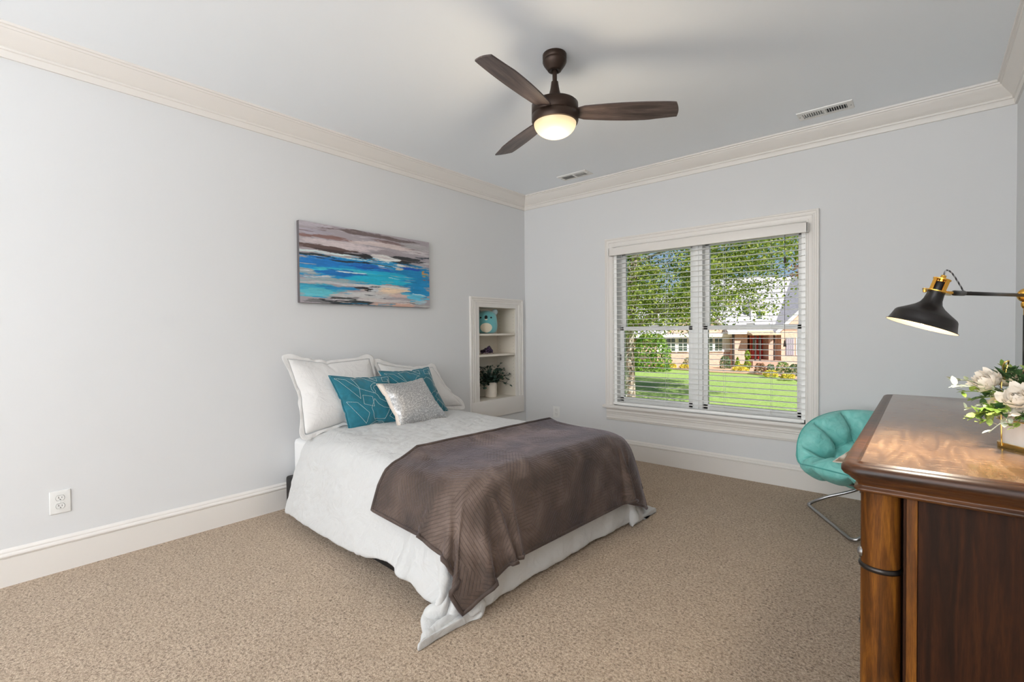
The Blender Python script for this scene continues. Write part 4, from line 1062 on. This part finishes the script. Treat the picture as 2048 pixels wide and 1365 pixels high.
for s in (1, -1):
    e0 = dish(-s * .30, -.22) - Vector((0, 0, .05)); e1 = dish(-s * .33, .20) - Vector((0, 0, .03))
    off = .012 * s
    pts = smooth_path([e0 + Vector((0, .0, .02)), Vector((0, -.16 + off, .215)), Vector((s * .22, -.24, .09)), Vector((s * .292, -.30, .026)), Vector((s * .305, -.29, .0125)), Vector((s * .31, -.23, .0115)), Vector((s * .322, .0, .0115)), Vector((s * .333, .22, .0115)), Vector((s * .33, .285, .014)), Vector((s * .29, .30, .035)), Vector((s * .20, .25, .10)), Vector((0, .16 + off, .20)), e1], 8)
    b = nb(); tube(b, pts, .0105, 14); link('leg', b, M['chrome'], ch)
b = nb()
for a, c in SEG:
    L = math.hypot(c[0] - a[0], c[1] - a[1]); m_ = max(4, int(L / .015)); P = []
    for k in range(m_ + 1):
        x, y = a[0] + (c[0] - a[0]) * k / m_, a[1] + (c[1] - a[1]) * k / m_
        if math.hypot(x, y) > RC * .985: break
        P.append(dish(x, y) + frame_n(x, y) * (puff(x, y) + .0008))
    if len(P) > 2: tube(b, P, .0022, 6)
link('shaded_seam', b, M['aqua_seam'], ch)  # seam lines in darker aqua, which puts crease shade into the colour
# tan cushion on its seat
o, idx, nx, ny, W_, H_, loop = pillow_mesh(.42, .38, 22, 6, -.04, 12, .5)
place_pillow(o, W_, H_, (3.085, -.88, .455), (3.42, -.93, .45), (3.26, -.66, .64), (3.54, -.70, .70), depth=.12)
seam_cord(o, loop, .004, M['cream_cloth']); finish(o, M['patterned'], 'throw_cushion'); tag(o, 'tan and cream patterned cushion lying on the aqua saucer chair', 'cushion')

# ------------------------------------------------------------------ things in the niche
pl = thing('plush_toy', 'round teal plush koala toy sitting on the top niche shelf', 'plush toy', (-.140, -.500, 1.2395), R(42))
M['plush_teal'] = fabric('teal_plush', srgb(104, 176, 180), .95, .3, 30, .4, .6)
M['plush_cream'] = fabric('cream_plush', srgb(232, 222, 200), .95, .2, 40, .3, .5)
M['plush_grey'] = fabric('grey_plush', srgb(160, 176, 180), .95, .3, 60, .4, .6)
b = nb(); KR = [(.0001, 0), (.07, .002), (.104, .018), (.118, .05), (.122, .09), (.118, .14), (.110, .185), (.096, .218), (.064, .240), (.03, .248), (.0001, .249)]
lathe(b, KR, 48)
for v in b.verts: v.co.y *= .88
body = link('body', b, M['plush_teal'], pl)
def kp(a, z, off=.0):   # surface point on the front of the body, front = -Y
    r = None
    for (r0, z0), (r1, z1) in zip(KR, KR[1:]):
        if z0 <= z <= z1: r = r0 + (r1 - r0) * (z - z0) / (z1 - z0)
    return Vector((r * math.sin(a), -r * math.cos(a) * .88, z)) * 1 + Vector((math.sin(a), -math.cos(a), 0)) * off
def patch(name, cz, rz, ra, mat, off=.002, parent=body, ac=0.0):
    b = nb(); rings = []
    for i in range(0, 9):
        f = i / 8; rings.append([b.verts.new(kp(ac + ra * f * math.cos(t), cz + rz * f * math.sin(t), off * (1 - f ** 6) + .0002)) for t in [2 * PI * k / 36 for k in range(36)]])
    for A_, B_ in zip(rings, rings[1:]):
        for k in range(36): b.faces.new((A_[k], A_[(k + 1) % 36], B_[(k + 1) % 36], B_[k]))
    return link(name, b, mat, pl)
patch('belly_patch', .062, .052, .56, M['plush_cream'], .004)
M['black_felt'] = plain('black_felt', srgb(18, 18, 20), .7)
patch('nose', .175, .021, .15, M['black_felt'], .010); patch('mouth', .152, .008, .13, M['plush_cream'], .003)
patch('eye', .172, .009, .10, M['black_felt'], .003, ac=-.55); patch('eye', .172, .009, .10, M['black_felt'], .003, ac=.50)
for s in (-1, 1):
    b = nb(); bmesh.ops.create_uvsphere(b, u_segments=20, v_segments=12, radius=.034)
    for v in b.verts: v.co.y *= .45; v.co += Vector((s * .092, -.0, .232)) + v.co.normalized() * .004 * noise.noise(v.co * 120)
    link('ear', b, M['plush_grey'], pl)
ge = thing('amethyst_geode', 'dark purple amethyst geode chunk on the middle niche shelf', 'geode', (-.14, -.50, 1.0182), R(42))
def rock(sz, seed, jag, lv=4):
    b = nb(); bmesh.ops.create_icosphere(b, subdivisions=lv, radius=1)
    for v in b.verts:
        p = v.co.copy(); h = 1 + jag * noise.cell(p * 3.2 + Vector((seed, 0, 0))) * .5 + .25 * noise.noise(p * 1.6 + Vector((seed, 0, 0)))
        v.co = Vector((p.x * sz[0] * h, p.y * sz[1] * h, max(0, p.z * sz[2] * h + sz[2] * .25)))
        if v.co.z > .02: v.co.z *= 1 + .5 * max(0, 1 - abs(p.x - .35) * 1.6)
    return b
n = N('amethyst', .15); vo = n.n('TexVoronoi', {'Vector': n.coord(), 'Scale': 90.0}); n.set('Base Color', n.ramp(n.n('SeparateColor', {'Color': vo.outputs['Color']}).outputs[0], [(0, srgb(28, 16, 34)), (.6, srgb(54, 34, 64)), (1, srgb(110, 84, 128))])); n.bump(vo.outputs['Distance'], 1, .01)
link('crystals', rock((.068, .05, .045), 3, .35), n.m, ge, smooth=False)
b = rock((.074, .056, .016), 3, .1, 3); link('stone_rim', b, plain('pale_rock', srgb(176, 160, 150), .8), ge, smooth=False)
ep = thing('potted_eucalyptus', 'artificial eucalyptus in a ribbed white pot on the bottom niche shelf', 'potted plant', (-.150, -.43, NZ0 + .0015))
b = nb(); pr = [(.0001, 0), (.060, 0)]
for k in range(17): pr += [(.0655 + .0008, .004 + k * .0095), (.0655 - .0005, .004 + (k + .5) * .0095)]
pr += [(.066, .165), (.060, .165), (.058, .14), (.0001, .14)]; lathe(b, pr, 48); link('pot', b, plain('ribbed_white_ceramic', srgb(232, 222, 208), .5), ep, auto=70)
M['euc'] = leafmat('eucalyptus_leaf', srgb(34, 58, 52), srgb(84, 108, 98), .6)
M['euc2'] = leafmat('darker_eucalyptus_leaf', srgb(28, 48, 38), srgb(58, 82, 66), .6)
rnd = random.Random(11)
for k in range(54):
    a = 2 * PI * k / 54 * 11.2; rr_ = rnd.uniform(.06, .25); zt = rnd.uniform(.18, .43) - rr_ * .45
    ex = Vector((math.cos(a) * rr_, math.sin(a) * rr_ * 1.25, zt)); ex.x = max(-.105, min(.10, ex.x)); ex.y = max(-.30, min(.235, ex.y)); 
    b = nb(); pts = [Vector((0, 0, .13)).lerp(ex, t / 6) + Vector((0, 0, .04 * math.sin(PI * t / 6))) for t in range(7)]; tube(b, pts, .0014, 5)
    for q in range(11):
        t = .25 + .75 * q / 10; p = Vector((0, 0, .13)).lerp(ex, t) + Vector((0, 0, .04 * math.sin(PI * t)))
        dd = Vector((rnd.uniform(-1, 1), rnd.uniform(-1, 1), rnd.uniform(-.5, .8))); L = rnd.uniform(.030, .050)
        if p.x + dd.normalized().x * L < -.12: dd.x = abs(dd.x)
        leaf_mesh(b, p, dd, Vector((0, 0, 1)), L, L * (.42 if k % 2 else .27))
    for q in b.verts: q.co.x = max(-.125, min(.135, q.co.x)); q.co.y = max(-.325, min(.25, q.co.y)); q.co.z = min(.452, q.co.z)
    o = link('stem', b, M['euc'] if k % 3 else M['euc2'], ep); smooth_shade(o)

# ------------------------------------------------------------------ outside: lawn, neighbour's house, planting
# a street frame: X to the right along the facing houses, Y away from our window, origin below the window side of our house
GZ = -1.85
TH = math.atan2(RT.y, RT.x); OX, OY = CAM.x, CAM.y
def yard(x, y, z=0): return Vector((OX, OY, GZ)) + Vector((math.cos(TH), math.sin(TH), 0)) * x + Vector((-math.sin(TH), math.cos(TH), 0)) * y + Vector((0, 0, z))
n = N('lawn_grass', .9); v = n.coord('Object')
g1 = n.noise(v, .5, 5, .6); g2 = n.noise(n.coord('Object', (1, 1, 1)), 9, 6, .75)
col = n.ramp(g2, [(.32, srgb(98, 132, 62)), (.5, srgb(140, 172, 88)), (.68, srgb(180, 202, 122))])
n.set('Base Color', n.mix(n.ramp(g1, [(.4, (0, 0, 0, 1)), (.65, (.5, .5, .5, 1))]), col, srgb(158, 176, 98))); n.bump(g2, .8, .05)
M['lawn'] = n.m
b = nb(); P = [b.verts.new(yard(x, y)) for x, y in ((-70, 9.5), (90, -20), (110, 130), (-90, 130))]; P[0].co = Vector((-80, .25, GZ)); P[1].co = Vector((90, .25, GZ)); P[2].co = Vector((90, 150, GZ)); P[3].co = Vector((-140, 150, GZ)); b.faces.new(P)
lw = link('lawn', b, M['lawn'], smooth=False); lw['kind'] = 'structure'
b = nb(); pts = [(-6, 44), (-6, 38), (4, 39.0), (9.5, 39.6), (12.5, 39.4), (14.6, 36), (16.6, 34.2), (17.8, 31.2), (17.2, 29), (16.4, 27.5), (17.2, 26.2), (22, 25), (34, 26), (34, 44)]
b.faces.new([b.verts.new(yard(x, y, .02)) for x, y in pts])
r_ = bmesh.ops.extrude_face_region(b, geom=b.faces[:]); [setattr(v, 'co', v.co + Vector((0, 0, .06))) for v in r_['geom'] if isinstance(v, bmesh.types.BMVert)]
bmesh.ops.recalc_face_normals(b, faces=b.faces)
mu = link('mulch_bed', b, plain('pine_straw_mulch', srgb(196, 160, 136), .95), smooth=False); mu['kind'] = 'structure'
# house
def brickmat(name, c1, c2, mortar, sc=1.0):
    n = N(name, .9); v = n.coord('Object')
    sx = n.n('SeparateXYZ', {'Vector': v}); cv = n.n('CombineXYZ', {'X': n.math('ADD', sx.outputs[0], sx.outputs[1]), 'Y': sx.outputs[2]}).outputs[0]
    br = n.n('TexBrick', {'Vector': cv, 'Color1': c1, 'Color2': c2, 'Mortar': mortar, 'Scale': 4.0 * sc, 'Mortar Size': .018, 'Row Height': .30, 'Brick Width': .85})
    f = n.noise(v, 5.0, 4, .7); n.set('Base Color', n.mix(n.ramp(f, [(.35, (0, 0, 0, 1)), (.7, (.5, .5, .5, 1))]), br.outputs['Color'], srgb(216, 190, 170))); return n.m
M['brick'] = brickmat('tumbled_brick', srgb(200, 162, 144), srgb(176, 138, 124), srgb(214, 202, 190))
n = N('roof_shingle', .9); v = n.coord('Object'); f = n.noise(n.coord('Object', (2, 1, 8)), 3, 5, .7); n.set('Base Color', n.ramp(f, [(.35, srgb(150, 148, 156)), (.65, srgb(182, 180, 188))])); M['roof'] = n.m
M['house_trim'] = plain('house_white_trim', srgb(236, 234, 228), .7); M['shutter'] = plain('lilac_grey_shutter', srgb(150, 146, 158), .7)
M['door_red'] = plain('red_door', srgb(170, 28, 26), .4); M['door_frame'] = plain('cedar_frame', srgb(198, 112, 72), .6)
n = N('dark_window_pane', .08, srgb(52, 66, 60)); n.b.inputs['Specular IOR Level'].default_value = .9; M['pane'] = n.m
M['dark_metal'] = plain('dark_downspout', srgb(62, 52, 50), .5); M['stonestep'] = plain('brick_steps', srgb(176, 146, 130), .9); M['porch_roof'] = plain('porch_roof_tan', srgb(196, 172, 146), .8)
hs = thing('neighbour_house', 'brick house across the lawn with pale roof, white dormer and red front door', 'house', yard(18, 40, 0), TH)
HX = lambda x: x - 18          # house parts are written in street x, then shifted to the root
def hbox(name, mat, x0, x1, y0, y1, z0, z1, parent=hs, bev=0):
    return link(name, bx(HX(x0), HX(x1), y0, y1, z0, z1, bev=bev), mat, parent, smooth=False)
def hz(z): return z - GZ
b = nb(); box(b, HX(18.35), HX(19.45), 0, 12, 0, hz(1.2)); box(b, HX(21.2), HX(36), 0, 12, 0, hz(1.2)); box(b, HX(19.45), HX(21.2), 0, 12, hz(.98), hz(1.2)); box(b, HX(19.45), HX(21.2), 1.6, 12, 0, hz(1.2)); box(b, HX(4), HX(18.35), .8, 12, 0, hz(-.55)); box(b, HX(4), HX(12.2), .8, 12, 0, hz(.6))
link('brick_wall', b, M['brick'], hs, smooth=False)
hbox('window_bay_wall', M['house_trim'], 12.2, 18.34, .75, 12, hz(-.55), hz(1.0))
# main roof: long ridge
def prism(name, mat, pts, y0, y1, parent=hs):
    b = nb(); A = [b.verts.new((HX(x), y0, z)) for x, z in pts]; B_ = [b.verts.new((HX(x), y1, z)) for x, z in pts]; n_ = len(pts)
    for k in range(n_): b.faces.new((A[k], A[(k + 1) % n_], B_[(k + 1) % n_], B_[k]))
    b.faces.new(A); b.faces.new(B_); bmesh.ops.recalc_face_normals(b, faces=b.faces); return link(name, b, mat, parent, smooth=False)
def slope(name, mat, x0, x1, prof, parent=hs):
    b = nb(); A = [b.verts.new((HX(x0), y, z)) for y, z in prof]; B_ = [b.verts.new((HX(x1), y, z)) for y, z in prof]; n_ = len(prof)
    for k in range(n_): b.faces.new((A[k], A[(k + 1) % n_], B_[(k + 1) % n_], B_[k]))
    b.faces.new(A); b.faces.new(B_); bmesh.ops.recalc_face_normals(b, faces=b.faces); return link(name, b, mat, parent, smooth=False)
slope('roof', M['roof'], 17.6, 37, [(-.5, hz(1.15)), (6.5, hz(6.35)), (13.5, hz(1.15)), (13.5, hz(1.0)), (-.5, hz(1.0))])
slope('roof', M['roof'], 3.6, 18.6, [(.2, hz(.95)), (6.5, hz(4.6)), (12.8, hz(.95)), (12.8, hz(.8)), (.2, hz(.8))])
hbox('fascia', M['house_trim'], 17.6, 22.2, -.55, -.45, hz(.95), hz(1.18)); hbox('fascia', M['house_trim'], 4, 18.3, .1, .2, hz(.72), hz(.98))
# left cross gable half hidden by the tree
prism('gable_wall', M['brick'], [(12.6, hz(.9)), (18.2, hz(.9)), (15.4, hz(3.1))], .3, 6)
for a, c in (((12.2, .75), (15.4, 3.35)), ((18.6, .75), (15.4, 3.35))):
    (xa, za), (xb, zb) = a, c; b = nb(); tube(b, [(HX(xa), .18, hz(za)), (HX(xb), .18, hz(zb))], .14, 4); link('rake_board', b, M['house_trim'], hs, smooth=False)
# right cross gable
prism('gable_wall', M['brick'], [(21.9, hz(1.2)), (31.5, hz(1.2)), (26.7, hz(5.6))], -.6, 6)
hbox('brick_wall', M['brick'], 21.9, 31.5, -.6, 0.1, 0, hz(1.3))
prism('roof', M['roof'], [(21.2, hz(1.1)), (26.7, hz(6.2)), (32.2, hz(1.1)), (32.2, hz(.9)), (26.7, hz(5.95)), (21.2, hz(.9))], -1.0, 6)
for s, x0, x1 in ((1, 21.2, 26.7), (-1, 32.2, 26.7)):
    b = nb(); A = [(x0, hz(.80)), (x0, hz(1.12)), (x1, hz(6.22)), (x1, hz(5.88))]
    q = [b.verts.new((HX(x), y, z)) for y in (-1.12, -1.0) for x, z in A]
    for f in ((0, 1, 2, 3), (7, 6, 5, 4), (0, 4, 5, 1), (1, 5, 6, 2), (2, 6, 7, 3), (3, 7, 4, 0)): b.faces.new([q[i] for i in f])
    bmesh.ops.recalc_face_normals(b, faces=b.faces); link('rake_board', b, M['house_trim'], hs, smooth=False)
# dormer
dm = hbox('dormer', M['house_trim'], 20.25, 21.65, 1.0, 5.0, hz(1.3), hz(3.2))
prism('dormer_roof', M['roof'], [(20.1, hz(3.15)), (21.8, hz(3.15)), (21.8, hz(3.3)), (20.95, hz(4.0)), (20.1, hz(3.3))], .85, 5.5)
def hwin(x0, x1, z0, z1, y, cols=2, rows=3, fr=.08):
    f = nb(); box(f, HX(x0 - fr), HX(x1 + fr), y - .06, y, hz(z0 - fr), hz(z1 + fr)); o = link('window', f, M['house_trim'], hs, smooth=False)
    link('pane', bx(HX(x0), HX(x1), y - .075, y - .055, hz(z0), hz(z1)), M['pane'], o, smooth=False)
    g = nb()
    for k in range(1, cols): box(g, HX(x0 + (x1 - x0) * k / cols - .02), HX(x0 + (x1 - x0) * k / cols + .02), y - .095, y - .07, hz(z0), hz(z1))
    for k in range(1, rows): box(g, HX(x0), HX(x1), y - .095, y - .07, hz(z0 + (z1 - z0) * k / rows - .02), hz(z0 + (z1 - z0) * k / rows + .02))
    link('glazing_bars', g, M['house_trim'], o, smooth=False)
hwin(20.65, 21.15, 1.85, 2.85, 1.0, 1, 2)
for x0, x1 in ((16.25, 16.85), (17.05, 17.65), (15.4, 16.0), (14.0, 14.7), (13.0, 13.7)): hwin(x0, x1, -.42, .62, .75)
hwin(23.15, 24.55, -.72, .55, -.6, 3, 4)
for x in (22.25, 24.8):
    o = hbox('shutter', M['shutter'], x, x + .66, -.66, -.6, hz(-.80), hz(.62)); g = nb()
    for k in range(4): box(g, HX(x + .06 + k * .15), HX(x + .075 + k * .15), -.67, -.655, hz(-.78), hz(.60))
    link('board_groove', g, M['dark_metal'], o, smooth=False)
hbox('porch_interior', plain('porch_inner_wall', srgb(120, 96, 84), .8), 19.46, 21.19, 1.5, 1.62, 0, hz(1.0))
fr = hbox('door_frame', M['door_frame'], 20.1, 21.2, .9, 1.0, hz(-1.16), hz(.80))
for x0, x1 in ((20.2, 20.6), (20.68, 21.12)):
    d = hbox('door', M['door_red'], x0, x1, .82, .9, hz(-1.14), hz(.70)); hbox('door_pane', M['pane'], x0 + .08, x1 - .08, .80, .83, hz(-.45), hz(.60), d)
slope('porch_roof', M['porch_roof'], 19.2, 21.55, [(-1.3, hz(.86)), (-1.3, hz(.94)), (0, hz(1.35)), (0, hz(.86))])
for x in (19.62, 20.0): hbox('porch_post', M['dark_metal'], x, x + .10, -.9, -.8, hz(-1.2), hz(.88))
hbox('porch_floor', M['stonestep'], 19.3, 21.6, -1.2, 1.5, 0, hz(-1.2))
for k in range(3): hbox('step', M['stonestep'], 19.8 - .1 * k, 21.5, -1.2 - .4 * (k + 1), -1.2 - .4 * k, 0, hz(-1.2) - .17 * (k + 1))
hbox('downspout', M['dark_metal'], 18.2, 18.34, -.1, .05, .2, hz(1.0)); hbox('downspout', M['dark_metal'], 21.25, 21.33, -.75, -.62, .2, hz(1.0))

def leaves(b, pts, size, rnd, per=1, squash=1.0):
    for p in pts:
        for _ in range(per):
            d = Vector((rnd.gauss(0, 1), rnd.gauss(0, 1), rnd.gauss(0, .8))).normalized(); t = d.cross(Vector((rnd.gauss(0, 1), rnd.gauss(0, 1), rnd.gauss(0, 1)))).normalized()
            s = size * rnd.uniform(.6, 1.3)
            b.faces.new([b.verts.new(p + d * s), b.verts.new(p + t * s * .55), b.verts.new(p - d * s), b.verts.new(p - t * s * .55)])
def gleaf(name, cs):
    n = N(name, .6); v = n.coord('Object'); f = n.n('TexWhiteNoise', {'Vector': n.n('VectorMath', {0: v, 1: (.22, .22, .22)}, operation='SNAP').outputs[0]}).outputs['Value']
    n.set('Base Color', n.ramp(f, [(i / max(1, len(cs) - 1), c) for i, c in enumerate(cs)])); n.b.inputs['Specular IOR Level'].default_value = .25
    # thin leaves let some light through
    tr = n.n('BsdfTranslucent'); n.t.links.new(n.b.inputs['Base Color'].links[0].from_socket, tr.inputs[0]); mx = n.n('MixShader', {0: .35}); n.t.links.new(n.b.outputs[0], mx.inputs[1]); n.t.links.new(tr.outputs[0], mx.inputs[2]); n.t.links.new(mx.outputs[0], n.out.inputs[0])
    return n.m
GM = {'y': gleaf('golden_leaf', [srgb(206, 188, 62), srgb(232, 216, 104), srgb(190, 184, 70)]), 'g': gleaf('grey_green_leaf', [srgb(78, 104, 70), srgb(130, 152, 110), srgb(98, 124, 84)]),
      'l': gleaf('light_green_leaf', [srgb(116, 142, 72), srgb(168, 186, 120), srgb(96, 124, 70)]), 'r': gleaf('russet_leaf', [srgb(134, 96, 76), srgb(170, 130, 100), srgb(108, 110, 64)]),
      'c': gleaf('conifer_leaf', [srgb(128, 156, 44), srgb(164, 186, 74)]), 'o': gleaf('olive_leaf', [srgb(120, 126, 80), srgb(160, 160, 110), srgb(88, 98, 60)]),
      't': gleaf('tree_leaf', [srgb(70, 96, 34), srgb(124, 146, 56), srgb(176, 184, 96), srgb(98, 112, 52), srgb(150, 160, 74)]), 'B': gleaf('maple_leaf', [srgb(74, 118, 38), srgb(112, 152, 56), srgb(150, 182, 84)]),
      'D': gleaf('far_tree_leaf', [srgb(60, 84, 44), srgb(96, 120, 64), srgb(134, 150, 90)]), 'A': gleaf('autumn_leaf', [srgb(186, 120, 84), srgb(206, 150, 110), srgb(150, 130, 80)])}
M['bark'] = None
n = N('pale_bark', .95); f = n.noise(n.coord('Object', (6, 6, 1.2)), 1.6, 5, .7, .8); n.set('Base Color', n.ramp(f, [(.36, srgb(86, 70, 60)), (.5, srgb(150, 132, 120)), (.64, srgb(214, 206, 200))])); n.bump(f, 1, .05); M['bark'] = n.m
def shrub(kind, x, y, w, h, label, cat='shrub', group=None):
    rnd = random.Random(int(x * 97 + y * 13)); b = nb(); pts = []
    cnt = int(240 + 260 * w * h) if kind != 'B' else 2600
    for _ in range(min(cnt, 3000)):
        a = rnd.uniform(0, 2 * PI); zf = rnd.random(); rr = rnd.uniform(.55, 1) ** .6
        if kind in ('c',): rad = (1 - zf) ** .8 * rr
        elif kind == 'T': rad = (abs(math.sin(zf * PI * 2)) * .8 + .2) * (1.1 - .5 * zf) * rr
        else: rad = math.sqrt(max(0, 1 - (zf * 1.15 - .25) ** 2)) * rr
        pts.append(Vector((rad * w / 2 * math.cos(a), rad * w / 2 * math.sin(a), zf * h + (0 if kind == 'B' else .04))))
    leaves(b, pts, .075 if kind != 'B' else .11, rnd); o = link({'y': 'golden_shrub', 'c': 'cone_shrub', 'T': 'topiary_shrub', 'B': 'small_tree'}.get(kind, 'leafy_shrub'), b, GM[{'T': 'c'}.get(kind, kind)], smooth=False)
    o.location = yard(x, y, .05)
    return tag(o, label, cat, group)
SH = [('y', 12.15, 39.6, .81, .40, 'golden mound shrub left of the other two in the far bed, near the leafy bush'), ('y', 13.0, 39.5, .8, .4, 'middle one of three golden mounds in the far bed'), ('y', 13.9, 38.9, .87, .35, 'right one of three golden mounds in the far bed'),
      ('y', 17.98, 38.0, .67, .34, 'small golden shrub between the green bush and the pointed conifer'), ('y', 16.77, 35.6, 1.25, .33, 'low golden shrub strip in front of the pointed conifer'),
      ('y', 16.84, 31.52, .91, .39, 'golden shrub in front of the small green bush below the steps'), ('y', 16.87, 29.58, .79, .37, 'rightmost golden shrub at the edge of the lawn'),
      ('c', 18.21, 39.1, .53, .84, 'small pointed conifer beside the dark downspout'), ('T', 17.9, 36.8, .55, 1.5, 'tall two tiered yellowish conifer left of the brick steps'),
      ('g', 17.0, 38.6, .87, .95, 'grey green round bush under the white windows'), ('r', 17.35, 33.85, .84, .7, 'russet bush in front of the brick steps'), ('g', 18.8, 35.21, .51, .51, 'small green bush right of the russet one'),
      ('l', 18.46, 33.03, .90, .83, 'light green bush below the lilac shutter'), ('g', 18.66, 31.9, .86, .73, 'dark green bush at the right edge of the window view'),
      ('o', 14.6, 39.9, 1.0, .8, 'wide olive bush behind the golden mounds'), ('o', 15.6, 39.5, .7, .6, 'small olive bush right of the golden mounds'), ('y', 8.4, 37.5, 1.2, .4, 'golden shrub just right of the big tree trunk'),
      ('B', 10.9, 38.0, 3.2, 2.8, 'bright green leafy small tree right of the pale trunk')]
for k, x, y, w, h, lab in SH: shrub(k, x, y, w, h, lab, 'tree' if k == 'B' else 'shrub')
# the big tree before the window
tr = thing('shade_tree', 'big leafy tree with a pale trunk on the lawn outside the window', 'tree', yard(4.79, 19.8, 0), TH)
b = nb(); pts = smooth_path([(0, 0, -.05), (0.02, 0, .8), (0, .05, 2.2), (.05, .1, 3.6), (.2, .2, 5.2), (.5, .3, 7.5)], 6); tube(b, pts, [.33 if i < 2 else .245 - .0035 * i for i in range(len(pts))], 24)
for v in b.verts: v.co += Vector((v.co.x, v.co.y, 0)) * .14 * noise.noise(Vector((math.atan2(v.co.y, v.co.x) * 2, v.co.z * .8, 0)))
link('trunk', b, M['bark'], tr)
rnd = random.Random(21); clumps = []
def xmax(z):
    for (z0, x0), (z1, x1) in zip(((-9, 8.6), (1.3, 8.8), (1.9, 9.6), (2.6, 9.9), (3.2, 10.6), (3.7, 11.4), (4.2, 12.4), (4.9, 13.6), (12, 14)), ((1.3, 8.8), (1.9, 9.6), (2.6, 9.9), (3.2, 10.6), (3.7, 11.4), (4.2, 12.4), (4.9, 13.6), (12, 14), (20, 14))):
        if z0 <= z < z1: return x0 + (x1 - x0) * (z - z0) / (z1 - z0)
while len(clumps) < 330:
    x = rnd.uniform(2.2, 13.5); z = rnd.uniform(1.0, 8.2); y = rnd.uniform(-2.6, 4.5)
    lowz = 1.35 + .35 * abs(noise.noise(Vector((x * .6, 3, y * .5)))) - .5 * (rnd.random() < .12)
    if x > xmax(z) - rnd.uniform(0, .5) or z < lowz: continue
    if 5.4 < x < 7.6 and 4.1 < z < 5.0 and rnd.random() < .8: continue      # gap with sky
    clumps.append(Vector((x - 4.79, y, z - GZ)))
b = nb()
for c in clumps:
    s = rnd.uniform(.28, .62); ps = [c + Vector((rnd.gauss(0, s), rnd.gauss(0, s), rnd.gauss(0, s * .45))) for _ in range(270)]
    leaves(b, ps, .062, rnd)
cr = link('crown', b, GM['t'], tr, smooth=False)
for c in clumps[:34]:
    b = nb(); st_ = Vector((.1, .1, max(3.1, min(7.4, c.z - 1.2)))); tube(b, smooth_path([st_, st_.lerp(c, .5) + Vector((0, 0, .5)), c], 4), [.06 - .005 * k for k in range(9)], 6); link('branch', b, M['bark'], tr)
# trees beyond the house
FT = [(-16, 60, 9, 13, 'D'), (-4, 66, 10, 15, 'D'), (7, 58, 8, 10, 'D'), (15, 70, 11, 13, 'D'), (27, 72, 10, 12, 'D'), (38, 62, 7, 13.5, 'A'), (48, 70, 11, 13, 'D'), (-2, 47, 6, 8, 'B')]
LB = ['tall dark green tree far behind, beyond the left sash', 'broad green tree behind the low left wing of the brick house', 'mid height tree rising over the low left wing', 'tree standing behind the main roof near the left sash', 'green tree top behind the ridge of the pale roof', 'autumn coloured tree beyond the right gable', 'green tree beyond the autumn coloured one', 'lower bright green tree left of the brick house']
for (x, y, w, h, k), lab in zip(FT, LB):
    rnd = random.Random(int(x * 7 + y)); t = thing('background_tree', lab, 'tree', yard(x, y, 0), TH, 'trees beyond the brick house')
    b = nb(); tube(b, [(0, 0, 0), (0, 0, h * .6)], [.35, .15], 8); link('trunk', b, M['bark'], t)
    b = nb()
    for _ in range(42):
        a = rnd.uniform(0, 2 * PI); zf = rnd.uniform(.22, 1); rad = math.sin(min(1, zf) * PI * .86) * w / 2 * rnd.uniform(.2, 1); c = Vector((rad * math.cos(a), rad * math.sin(a), zf * h))
        leaves(b, [c + Vector((rnd.gauss(0, w * .09), rnd.gauss(0, w * .09), rnd.gauss(0, h * .05))) for _ in range(60)], .26, rnd)
    link('crown', b, GM[k], t, smooth=False)
